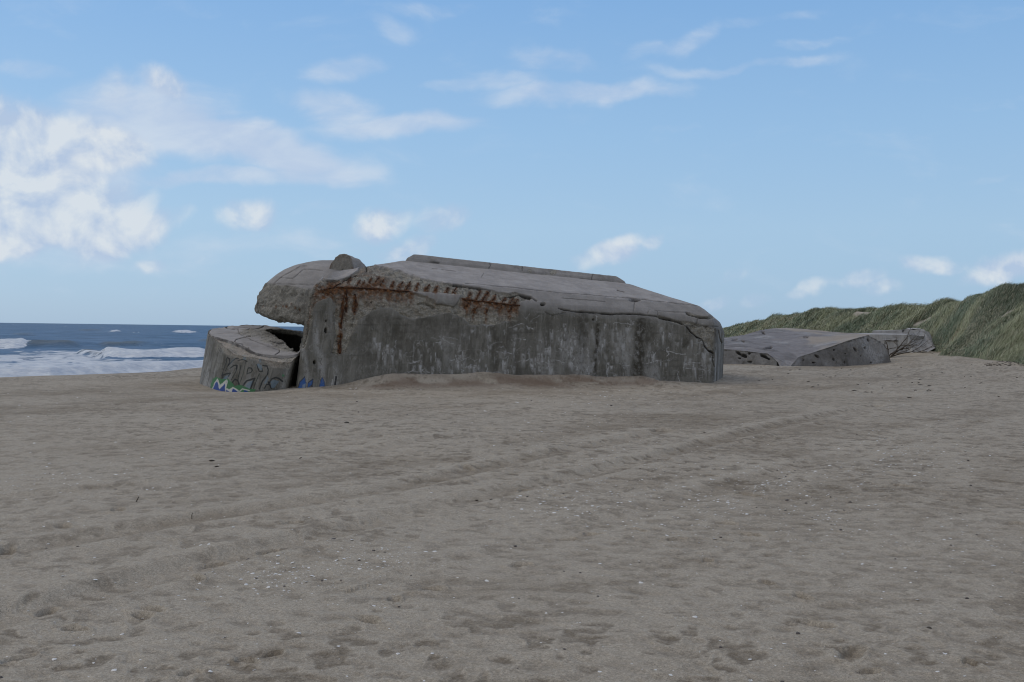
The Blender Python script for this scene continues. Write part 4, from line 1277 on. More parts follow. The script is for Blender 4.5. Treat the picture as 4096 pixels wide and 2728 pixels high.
def Z4(pts): return [at(2880 + u / 2.617, 1250 + v / 2.617, Y) for u, v, Y in pts]


def build_ruin():
    root = empty('sunken_bunker', tuple(at(3200, 1400, 54)[:2]) + (0.0,),
                 'collapsed concrete bunker slab half buried in sand, its raised end face full of dark holes', 'bunker')
    front = Z4([(-330, 385, 54), (60, 384, 52), (300, 405, 51.3), (500, 430, 50.8), (600, 517, 49.75), (640, 590, 49.2), (745, 600, 49.3), (825, 465, 50.0), (1000, 412, 50.5), (1150, 362, 51.0), (1330, 297, 51.6), (1450, 262, 52.2), (1540, 240, 53)])
    mid = Z4([(-330, 300, 57), (60, 320, 55), (270, 310, 55), (500, 330, 55), (700, 340, 55), (850, 330, 55), (1000, 310, 55), (1150, 290, 55), (1300, 265, 55), (1420, 245, 55.5), (1500, 236, 56), (1540, 232, 56), (1570, 235, 56)])
    back = Z4([(-330, 262, 62), (80, 262, 61), (120, 255, 61), (250, 235, 62), (420, 185, 64), (560, 165, 65.5), (700, 160, 65.5), (900, 172, 65), (1100, 195, 64), (1200, 208, 62.5), (1350, 216, 61), (1470, 222, 60), (1560, 228, 59)])

    def rs(c, n):
        c = np.asarray(c); s = np.linspace(0, len(c) - 1, n)
        return np.stack([np.interp(s, np.arange(len(c)), c[:, i]) for i in range(3)], -1)
    n = 300
    A, B, C = rs(front, n), rs(mid, n), rs(back, n)
    t = np.linspace(0, 1, 120)[:, None, None]
    P = A * (1 - t) * (1 - 2 * t) + 4 * B * t * (1 - t) + C * t * (2 * t - 1)
    V = lambda u, v: (2880 + u / 2.617, 1250 + v / 2.617)
    far_part('roof_slab', P, root, M_conc_far, 1.0, 0.025, [(*V(900, 256), 12, 3, 0), (*V(505, 372), 18, 4, -0.15), (*V(455, 212), 9, 5, 0.9), (*V(150, 285), 14, 4, -0.3), (*V(245, 300), 8, 3, 0.6), (*V(790, 150), 18, 4, 0.1), (*V(1100, 182), 30, 3, 0.1)], 0.45, 0, 0.7)
    # end face
    top = Z4([(745, 552, 49.5), (825, 465, 50.0), (1000, 412, 50.5), (1150, 362, 51.0), (1330, 297, 51.6), (1450, 262, 52.2), (1540, 240, 53), (1600, 262, 53.1), (1650, 290, 53.1), (1700, 312, 53.2), (1735, 360, 53.2), (1765, 430, 53.1), (1795, 540, 53)])
    bot = [p.copy() for p in Z4([(745, 575, 49.4), (825, 570, 49.6), (1000, 568, 50.1), (1150, 566, 50.5), (1330, 564, 51.0), (1450, 562, 51.4), (1540, 560, 51.8), (1600, 558, 52.1), (1650, 557, 52.3), (1700, 556, 52.5), (1735, 555, 52.7), (1765, 554, 52.8), (1800, 552, 53)])]
    for p in bot: p[2] = -0.4
    P2 = coons(top, bot, 260, 90)
    sp = [(1015, 458, 16, 6, 0.7), (865, 495, 11, 6, 0.5), (980, 525, 11, 4, 0), (1195, 390, 6, 5, 0), (1190, 492, 10, 6, 0.9), (1305, 522, 5, 7, 0), (1415, 390, 16, 6, 1.0), (1520, 365, 8, 7, 0), (1555, 292, 9, 7, 0.8), (1470, 450, 4, 6, 0.4), (1305, 430, 4, 2, 0.5), (1695, 310, 6, 9, 0.3), (1580, 520, 8, 4, 0)]
    far_part('end_wall', P2, root, M_conc_far, 0.35, 0.03, [(*V(u, v), rx * 0.65, ry * 0.65, an) for u, v, rx, ry, an in sp], 0.6, 0.6, edge=0.06)
    # low front edge on the left
    top3 = Z4([(-330, 385, 54), (60, 384, 52), (300, 405, 51.3), (500, 430, 50.8), (600, 517, 49.75)])
    bot3 = [p.copy() for p in Z4([(-330, 520, 53.6), (60, 520, 51.6), (300, 520, 50.9), (500, 520, 50.3), (605, 530, 49.6)])]
    for p in bot3: p[2] = -0.3
    P3 = coons(top3, bot3, 200, 50)
    far_part('front_wall', P3, root, M_conc_far, 0.3, 0.05, [(*V(u, v), rx, ry, an) for u, v, rx, ry, an in [(190, 420, 9, 6, 0.5), (240, 450, 14, 6, 0.3), (300, 430, 6, 3, 0), (460, 460, 16, 7, 0.4), (500, 480, 8, 4, .5), (315, 512, 9, 3, 0), (200, 480, 5, 3, 0)]], 0, 0.9, edge=0.1)
    # back side closes the block
    bb = [p.copy() for p in back]
    bb2 = [p.copy() + np.array([0, 0.6, 0]) for p in back]
    for p in bb2: p[2] = -0.6
    far_part('back_wall', coons(bb, bb2, 120, 20), root, M_conc_far, 0.3, 0.03)


build_ruin()


def build_far_bunker():
    root = empty('distant_bunker', tuple(at(3600, 1390, 72)[:2]) + (0.5,),
                 'pale grey concrete bunker with a raised cap at the foot of the dune', 'bunker')
    Z5 = lambda u, v, Y: at(3400 + u / 3.384, 1100 + v / 3.384, Y)

    def hexa(name, ft, bt, drop, roof=0.4, spots=()):
        """ft: front top edge left..right; bt: back top edge; walls drop below"""
        ft, bt = np.array(ft), np.array(bt)
        loop = np.concatenate([ft, bt[::-1]])
        lo = loop.copy(); c = loop.mean(0)
        lo[:, :2] += (lo[:, :2] - c[:2]) * 0.06; lo[:, 2] = drop
        top = coons(ft, bt, 60, 30)
        o = far_part(name, top, root, M_conc_grey, 1.0, 0.02, (), 0.3)
        ring = np.concatenate([loop, loop[:1]]); rlo = np.concatenate([lo, lo[:1]])
        far_part(name.replace('roof', 'wall'), coons(ring, rlo, 220, 50), root, M_conc_grey, roof, 0.03, spots, 0.3, 0.25)
    V5 = lambda u, v: (3400 + u / 3.384, 1100 + v / 3.384)
    hexa('roof_slab', [Z5(40, 800, 70.5), Z5(200, 802, 70.2), Z5(760, 808, 69.5), Z5(860, 815, 69.8), Z5(1000, 828, 71.2)], [Z5(60, 788, 76), Z5(250, 786, 76), Z5(760, 790, 76), Z5(900, 792, 76), Z5(1060, 800, 76)], -0.2, 0.5, [(*V5(520, 888), 16, 2, 0), (*V5(610, 885), 8, 5, 0)])
    hexa('cap_roof', [Z5(305, 752, 75), Z5(500, 752, 74.8), Z5(720, 745, 74.6), Z5(760, 728, 74.6), Z5(960, 730, 74.4), Z5(1120, 860, 73)], [Z5(350, 747, 79), Z5(500, 747, 79), Z5(720, 741, 79), Z5(800, 716, 79), Z5(1010, 720, 79), Z5(1140, 850, 79)], 0.3, 0.6, [(*V5(730, 750), 4, 8, 0.5), (*V5(1000, 752), 4, 8, -0.4), (*V5(870, 742), 8, 1.5, 0)])
    # sloping buttress at the right end
    P = coons([Z5(770, 805, 69.6), Z5(940, 760, 72.5), Z5(1000, 755, 73)], [Z5(860, 1040, 68.4), Z5(1020, 1060, 68.8), Z5(1150, 990, 70.0)], 80, 60)
    far_part('buttress', P, root, M_conc_grey, 0.5, 0.03, [(*V5(885, 884), 6, 1.5, 0)], 0.25, 0.2)
    P = coons([Z5(770, 805, 69.6), Z5(790, 800, 69.7)], [Z5(770, 1060, 69.4), Z5(860, 1060, 68.4)], 20, 40)
    far_part('buttress_side', P, root, M_conc_grey, 0.2, 0.03)
    P = coons([Z5(1000, 755, 73), Z5(1080, 770, 75.5)], [Z5(1150, 990, 70.0), Z5(1200, 950, 74)], 30, 40)
    far_part('end_wall', P, root, M_conc_grey, 0.3, 0.03)


build_far_bunker()


def build_shrub():
    p0 = at(3560, 1413, 61.5)
    p0[2] = ground_z(p0[0], p0[1])[0]
    root = empty('dead_shrub', tuple(p0), 'bare dead shrub with tangled twigs between the sunken slab and the dune', 'shrub')
    r = np.random.default_rng(12)
    mb = MB(); tw = MB()

    def branch(p, d, ln, rad, lvl):
        n = 6; pts = [p]
        for i in range(n):
            d = d + r.normal(0, 0.16, 3); d[2] += 0.02; d /= np.linalg.norm(d)
            pts.append(pts[-1] + d * ln / n)
        (mb if lvl < 2 else tw).tube(np.array(pts), np.linspace(rad, rad * 0.45, n + 1), 5)
        if lvl < 4:
            for k in range(3 if lvl < 2 else 2):
                i = r.integers(2, n + 1)
                dd = d + r.normal(0, 0.6, 3); dd[2] = abs(dd[2]) * 0.7
                branch(pts[i], dd / np.linalg.norm(dd), ln * r.uniform(0.5, 0.75), rad * 0.5, lvl + 1)
    for dx, dy, l in ((0.45, 0.1, 1.5), (0.95, 0.0, 1.9), (0.1, 0.3, 1.2), (1.2, 0.2, 1.4), (-0.25, 0, 1.1)):
        v = np.array([dx, dy, 0.75]); branch(p0 + np.array([r.normal(0, .1), 0, -0.05]), v / np.linalg.norm(v), l, 0.05, 0)
    mb.build('branch', M_wood, root); tw.build('twig', M_wood, root)


build_shrub()

# ------------------------------------------------------------------ sea
SEA_Z = -1.2


def mat_sea():
    m, t, b = new_mat('sea_water')
    co = t.node('ShaderNodeTexCoord').outputs['Object']
    g = t.node('ShaderNodeNewGeometry').outputs['Position']
    wcol = t.mix(t.ramp(t.math('ADD', t.noise(g, 0.16, 6, 0.65), t.math('MULTIPLY', t.noise(g, 0.035, 4, 0.6), 0.6)), 0.6, 1.0), (0.026, 0.078, 0.150), (0.082, 0.155, 0.262))
    wcol = t.mix(t.attr('wave_tint'), wcol, (0.075, 0.08, 0.075))  # greyer, duller tint over the wave faces
    foam = t.attr('foam')
    fn = t.noise(t.mapping(g, scale=(0.7, 0.45, 0.7)), 1.0, 8, 0.68, 0.5)
    ff = t.ramp(t.math('ADD', foam, t.math('MULTIPLY_ADD', fn, 2.0, -1.0)), 0.34, 0.6)
    ff = t.math('MULTIPLY', ff, t.ramp(foam, 0.02, 0.15))
    fcol = t.mix(t.ramp(t.noise(t.mapping(g, scale=(0.5, 0.5, 1.5)), 2.0, 6, 0.7), 0.3, 0.7), (0.42, 0.47, 0.54), (0.66, 0.69, 0.71))
    t.set(b.inputs['Base Color'], t.mix(ff, wcol, fcol))
    t.set(b.inputs['Roughness'], t.math('MULTIPLY_ADD', ff, 0.5, 0.38))
    b.inputs['IOR'].default_value = 1.2
    b.inputs['Specular IOR Level'].default_value = 0.12
    bn = t.node('ShaderNodeBump'); bn.inputs['Distance'].default_value = 0.5; bn.inputs['Strength'].default_value = 0.75
    w1 = t.noise(t.mapping(g, rot=(0, 0, -0.35), scale=(0.35, 0.9, 0.35)), 1.0, 7, 0.62, 0.4)
    w2 = t.noise(t.mapping(g, rot=(0, 0, -0.2), scale=(0.06, 0.14, 0.06)), 1.0, 4, 0.6)
    t.set(bn.inputs['Height'], t.math('ADD', t.math('MULTIPLY', w1, 0.6), t.math('MULTIPLY', w2, 2.0)))
    t.l.new(bn.outputs[0], b.inputs['Normal'])
    return m


def build_sea():
    ang = np.radians(np.concatenate([np.linspace(-80, -31, 40)[:-1], np.linspace(-31, -8, 620), np.linspace(-8, 30, 80)[1:]]))
    dy = np.concatenate([np.geomspace(0.14, 2, 22), np.arange(2.2, 110, 0.32), np.geomspace(110, 200, 20)[1:]])   # angular steps below the horizon
    r = np.sort(2.85 * 1005 / dy)
    A, Rr = np.meshgrid(ang, r)
    X = np.sin(A) * Rr; Y = np.cos(A) * Rr
    px, py, k = project(np.stack([X, Y, np.full(X.shape, SEA_Z)], -1))
    hz = 1290 + 0.0131 * px
    wx = 26 * fbm2(X * 0.05, Y * 0.03, 3, 701)
    wy = 3.0 * fbm2(X * 0.22, Y * 0.12, 3, 702)
    z = np.zeros(X.shape)
    q = X * 0.9 - Y * 0.35
    far = sstep(40, 90, Rr)
    z += 0.16 * far * np.sin(q * 0.42 + 2.5 * fbm2(X * 0.02, Y * 0.02, 2, 703)) * (0.5 + fbm2(X * 0.03, Y * 0.03, 2, 704))
    z += 0.16 * fbm2(X * 0.22, Y * 0.11, 4, 705) * sstep(25, 60, Rr)
    foam = np.zeros(X.shape); wave_tint = np.zeros(X.shape)

    def band(x0, x1, top, bot, soft=6, sx=25):
        """foam between two traced lines (interp tables)"""
        t_ = np.interp(px + wx, [p[0] for p in top], [p[1] for p in top]); b_ = np.interp(px + wx, [p[0] for p in bot], [p[1] for p in bot])
        return sstep(t_ - soft, t_ + soft * 0.4, py + wy) * sstep(b_ + soft, b_ - soft * 0.4, py + wy) * sstep(x0 - sx, x0 + sx * 0.6, px + wx) * sstep(x1 + sx, x1 - sx * 0.6, px + wx)
    # wide sheet of spent foam
    sh = band(-900, 1000, [(-900, 1386), (0, 1392), (150, 1396), (250, 1390), (330, 1398), (420, 1410), (700, 1412), (840, 1412)], [(-900, 1500), (0, 1484), (400, 1482), (840, 1472)], 7)
    pat = fbm2(X * 0.10, Y * 0.05, 4, 711, 0.6)
    patx = sstep(500, 250, px) * 0.16
    foam = np.maximum(foam, sh * np.clip(0.26 + patx + 0.9 * pat, 0.05, 0.85))
    # sparse streaks out to the breaker
    foam = np.maximum(foam, 0.36 * band(200, 900, [(0, 1370), (840, 1372)], [(0, 1412), (840, 1412)], 8) * sstep(0.0, 0.5, pat))
    # breaking crests: traced foot line, face height in metres
    def breaker(x0, x1, foot, height, foamk, seed, hpx, sx=20, dark=0.0, back=2.2):
        fy = np.interp(px + wx * 0.4, [p[0] for p in foot], [p[1] for p in foot]) + 2.2 * fbm2(X * 0.25, Y * 0.08, 3, seed)
        wn_ = px + wx * 0.4 + 22 * fbm2(X * 0.35, Y * 0.35, 3, seed + 5)
        w = sstep(x0 - sx, x0 + sx, wn_) * sstep(x1 + sx * 1.5, x1 - sx * 1.5, wn_)
        d = fy - py                       # above the foot line, seaward
        prof = sstep(-1.0, hpx * 0.35, d) * sstep(hpx * back, hpx * 0.45, d)
        hh = height * (0.85 + 0.4 * fbm2(X * 0.3, Y * 0.1, 3, seed + 3))
        nonlocal z, foam, wave_tint
        z = np.maximum(z, z * (1 - w * prof) + w * prof * hh) if True else z
        fm = w * sstep(-1.5, 1.0, d) * sstep(hpx * 1.05, hpx * 0.6, d) * foamk
        foam = np.maximum(foam, fm)
        wave_tint = np.maximum(wave_tint, w * prof * dark)
    breaker(-8, 112, [(-200, 1388), (0, 1389), (60, 1391), (126, 1388)], 0.85, 1.0, 721, 13, 20)
    breaker(-400, 2, [(-400, 1385), (0, 1388)], 0.6, 0.2, 722, 10, 12, 0.6)
    breaker(110, 300, [(100, 1390), (200, 1391), (310, 1390)], 0.75, 0.0, 723, 12, 22, 0.75)
    breaker(100, 150, [(90, 1376), (160, 1375)], 0.45, 0.7, 724, 6, 8)
    breaker(415, 830, [(330, 1424), (420, 1432), (480, 1437), (620, 1436), (760, 1432), (850, 1430)], 0.85, 1.0, 725, 16, 30)
    breaker(325, 440, [(320, 1420), (380, 1426), (450, 1436)], 0.5, 0.1, 726, 12, 20, 0.8)
    breaker(-500, 1000, [(-500, 1530), (0, 1514), (200, 1512), (320, 1503), (480, 1494), (650, 1486), (850, 1476)], 0.55, 1.0, 727, 19, 30)
    breaker(430, 476, [(420, 1329), (480, 1329)], 0.8, 0.95, 728, 4, 20)
    breaker(700, 788, [(680, 1333), (790, 1333)], 0.9, 0.95, 729, 5, 26)
    breaker(540, 560, [(530, 1332), (570, 1332)], 0.3, 0.6, 730, 3, 6)
    breaker(410, 570, [(380, 1384), (480, 1386), (590, 1380)], 0.5, 0.0, 731, 8, 30, 0.8)
    breaker(800, 900, [(780, 1368), (850, 1368)], 0.4, 0.0, 732, 6, 16, 0.6)
    breaker(60, 130, [(40, 1342), (140, 1342)], 0.5, 0.0, 733, 6, 20, 0.5)
    breaker(320, 400, [(310, 1325), (410, 1325)], 0.5, 0.0, 734, 5, 20, 0.5)
    # dark gaps in the shore break
    # flecks of white farther out
    fl = sstep(0.48, 0.62, fbm2(X * 0.035, Y * 0.05, 4, 741, 0.6)) * sstep(1365, 1345, py) * sstep(-2, 10, py - hz)
    foam = np.maximum(foam, 0.5 * fl)
    P = np.stack([X, Y, SEA_Z + z], -1)
    o = grid_mesh('sea', P, mat_sea(), None, False, True, dict(foam=foam, wave_tint=wave_tint))
    prop(o, 'blue grey sea with white breakers rolling on to the beach', None, None, 'structure')


build_sea()

# ------------------------------------------------------------------ shells, pebbles, twigs
def shell_mesh(name, seed, mat):
    r = np.random.default_rng(seed)
    n, m = 12, 5
    V = [(0, -0.45, 0.02)]; Fs = []
    for j in range(1, m + 1):
        t = j / m
        for i in range(n):
            a = math.pi * (0.06 + 0.88 * i / (n - 1))
            rad = t * (1 + 0.07 * (-1) ** i + 0.05 * r.normal())
            V.append((rad * math.cos(a) * 0.62, -0.45 + rad * math.sin(a) * 0.95, 0.16 * math.sin(math.pi * min(1, 0.15 + 0.85 * t)) * (0.5 + 0.5 * math.sin(a)) + 0.02))
    for i in range(n - 1): Fs.append([0, 1 + i, 2 + i])
    for j in range(m - 1):
        for i in range(n - 1):
            b = 1 + j * n + i; Fs.append([b, b + n, b + n + 1, b + 1])
    me = bpy.data.meshes.new(name); me.from_pydata(V, [], [f[::-1] for f in Fs]); me.materials.append(mat)
    for p in me.polygons: p.use_smooth = True
    return me


def lump_mesh(name, seed, mat, flat=0.6):
    import bmesh
    bm = bmesh.new(); bmesh.ops.create_icosphere(bm, subdivisions=2, radius=0.5)
    V = np.array([v.co[:] for v in bm.verts]); d = 1 + 0.5 * fbm3(V * 2.2 + seed, 3, seed)
    for v, k in zip(bm.verts, d): v.co = v.co * k; v.co.z *= flat
    me = bpy.data.meshes.new(name); bm.to_mesh(me); bm.free(); me.materials.append(mat)
    for p in me.polygons: p.use_smooth = True
    return me


SHELL = [shell_mesh('seashell', 800 + i, M_shell) for i in range(4)]


def scatter_px(n, r, shelly=True):
    """random ground spots, denser in the shell bands of the photo"""
    out = []
    bands = [((2250, 2030), 120, 50), ((2400, 1990), 170, 50), ((2720, 1900), 150, 55), ((2850, 2010), 150, 60), ((2800, 2040), 200, 80), ((3250, 2060), 120, 60), ((3500, 1870), 150, 70), ((3650, 1830), 120, 50), ((3100, 1920), 100, 40),
             ((2400, 1600), 260, 40), ((300, 1900), 260, 40), ((1900, 1540), 350, 18), ((3700, 2150), 250, 100), ((2300, 1750), 300, 60), ((1500, 2230), 120, 40), ((1100, 2300), 120, 40)]
    while len(out) < n:
        if r.random() < 0.72:
            (x, y), sx, sy = bands[r.integers(len(bands))]
            px, py = r.normal(x, sx), r.normal(y, sy)
        else:
            px = r.uniform(0, 4096); py = 1560 + 1168 * r.random() ** 1.3
        if not (0 < px < 4096 and 1545 < py < 2728): continue
        p = atz(px, py, 0.0)
        s = (p - B0) @ E; w = -((p - B0) @ N)
        if -2.5 < s < LEN + 1 and w < 0.6: continue
        if 780 < px < 1200 and py < 1580: continue
        out.append(p[:2])
    return np.array(out)


def place(name, me, p, size, rot, label, cat, group, tilt=0.25, sink=0.15):
    o = bpy.data.objects.new(name, me)
    o.location = (p[0], p[1], p[2] + size * 0.02)
    o.rotation_euler = (random.uniform(-tilt, tilt), random.uniform(-tilt, tilt), rot)
    o.scale = (size,) * 3
    COL.objects.link(o)
    return prop(o, label, cat, group)


def build_litter():
    r = np.random.default_rng(33)
    pts = scatter_px(2600, r)
    dist = np.hypot(pts[:, 0], pts[:, 1])
    size = np.clip(r.lognormal(math.log(0.0095), 0.5, len(pts)), 0.004, 0.026) * (1 + np.clip(dist - 6, 0, 22) * 0.06)
    order = np.argsort(-(size / dist))
    z = ground_z(pts[:, 0], pts[:, 1])
    for i in order[:290]:
        place('seashell', SHELL[i % 4], (pts[i, 0], pts[i, 1], z[i]), float(size[i]), r.uniform(0, 6.28), 'small white seashell fragment lying on the grey brown sand', 'seashell', 'white shells scattered over the sand')
    V = []; Fl = []; st = []; n = 0; l = 0
    base = np.array([v.co[:] for v in SHELL[0].vertices]); faces = [list(p.vertices) for p in SHELL[0].polygons]
    for i in order[290:]:
        a = r.uniform(0, 6.28); c, s = math.cos(a), math.sin(a)
        q = base * size[i]; q = np.stack([q[:, 0] * c - q[:, 1] * s, q[:, 0] * s + q[:, 1] * c, q[:, 2]], -1) + np.array([pts[i, 0], pts[i, 1], z[i]])
        V.append(q)
        for f in faces: Fl += [k + n for k in f]; st.append(l); l += len(f)
        n += len(q)
    o = mesh_np('shell_grit', np.concatenate(V), Fl, st, M_shell)
    prop(o, 'tiny white specks of broken shell strewn over the sand', 'shell grit', None, 'stuff')
    heroes = [((456, 2693), 0.026, 'largest white oblong shell at the bottom left of the sand'), ((1592, 2622), 0.022, 'white rounded shell lying low in the foreground left of centre'), ((1104, 2291), 0.03, 'white shell in a small cluster beside the wheel rut'),
              ((896, 2548), 0.02, 'flat white shell alone on smooth sand near the deep footprints'), ((3780, 2620), 0.024, 'white shell in the bottom right foreground'), ((2400, 2690), 0.02, 'white upright shell near the bottom middle'),
              ((3000, 2632), 0.022, 'pale shell at the bottom right of centre'), ((2520, 2014), 0.035, 'bright white shell in the shell band beyond the ruts')]
    for (px, py), s, lab in heroes:
        p = atz(px, py, 0.0); place('seashell', SHELL[2], (p[0], p[1], ground_z(p[0], p[1])[0]), s, r.uniform(0, 6.28), lab, 'seashell', 'white shells scattered over the sand')
    # dark pebbles
    PE = [lump_mesh('pebble', 900 + i, M_pebble) for i in range(3)]
    pp = scatter_px(130, r); zz = ground_z(pp[:, 0], pp[:, 1])
    for i in range(len(pp)):
        d = math.hypot(*pp[i])
        place('pebble', PE[i % 3], (pp[i, 0], pp[i, 1], zz[i]), float(np.clip(r.lognormal(math.log(0.014), 0.4), 0.008, 0.04) * (1 + 0.03 * d)), r.uniform(0, 6.28), 'small dark pebble resting on the grey brown sand', 'pebble', 'dark pebbles scattered over the sand')
    # scraps of weed and driftwood
    WE = [lump_mesh('seaweed', 950 + i, M_weed, 0.35) for i in range(2)]
    for (px, py), s, lab in [((848, 1836), 0.13, 'small dark clump of dried seaweed left of centre on the sand'), ((866, 1862), 0.10, 'flat dark seaweed scrap just below the dried clump'), ((3720, 2515), 0.05, 'dark scrap of seaweed alone at the lower right'),
                             ((1385, 1697), 0.16, 'brown seaweed scrap on the sand ahead of the bunker'), ((2818, 1736), 0.08, 'reddish brown weed scrap right of centre'), ((1908, 1997), 0.07, 'dark weed strip lying along the wheel rut'), ((1965, 1996), 0.07, 'thin dark weed strip at the right along the wheel rut')]:
        p = atz(px, py, 0.0); place('seaweed', WE[px % 2], (p[0], p[1], ground_z(p[0], p[1])[0]), s * 0.6, r.uniform(-0.4, 0.4), lab, 'seaweed', None)
    for (a, b), lab, rad in [(((540, 2006), (556, 1985)), 'thin dark twig sticking up from the sand at left', 0.006), (((763, 2064), (770, 2050)), 'short twig standing right of the leaning twig', 0.005), (((1190, 1826), (1208, 1838)), 'thin stick lying flat beyond the wheel ruts', 0.008)]:
        p = atz(*a, 0.0); q = p + (at(*b, p[1]) - p) * 1.0
        p[2] = ground_z(p[0], p[1])[0] - 0.02; q[2] = max(q[2], p[2] + 0.04)
        mb = MB(); t = np.linspace(0, 1, 7)[:, None]; C = p * (1 - t) + q * t; C += r.normal(0, 0.002, C.shape)
        mb.tube(C, np.linspace(rad, rad * 0.5, 7), 6)
        prop(mb.build('twig', M_wood), lab, 'twig')
    # line of dark wrack towards the dunes
    mb = MB()
    for i in range(130):
        if i < 80: px, py = r.uniform(3940, 4130), r.normal(1484, 2.0)
        else: px, py = r.uniform(2950, 4096), r.uniform(1470, 1600)
        p = atz(px, py, 0.0); s = (p - B0) @ E
        if s < LEN + 0.5: continue
        p[2] = ground_z(p[0], p[1])[0]
        L = r.uniform(0.05, 0.2) * (1 if i < 80 else 0.8); a = r.normal(0, 0.6)
        C = np.array([p + np.array([math.cos(a), math.sin(a), 0]) * L * (u - 0.5) + np.array([0, 0, 0.012 + 0.02 * r.random()]) for u in (0, .33, .66, 1)])
        mb.tube(C, [0.004, 0.013, 0.012, 0.004], 5)
    prop(mb.build('wrack', M_weed), 'thin line of dark dried wrack on the sand below the dunes', 'wrack', None, 'stuff')


build_litter()

# ------------------------------------------------------------------ sky and light
SUN_AZ, SUN_EL = math.radians(-62), math.radians(46)     # from the left, a little ahead; behind cloud


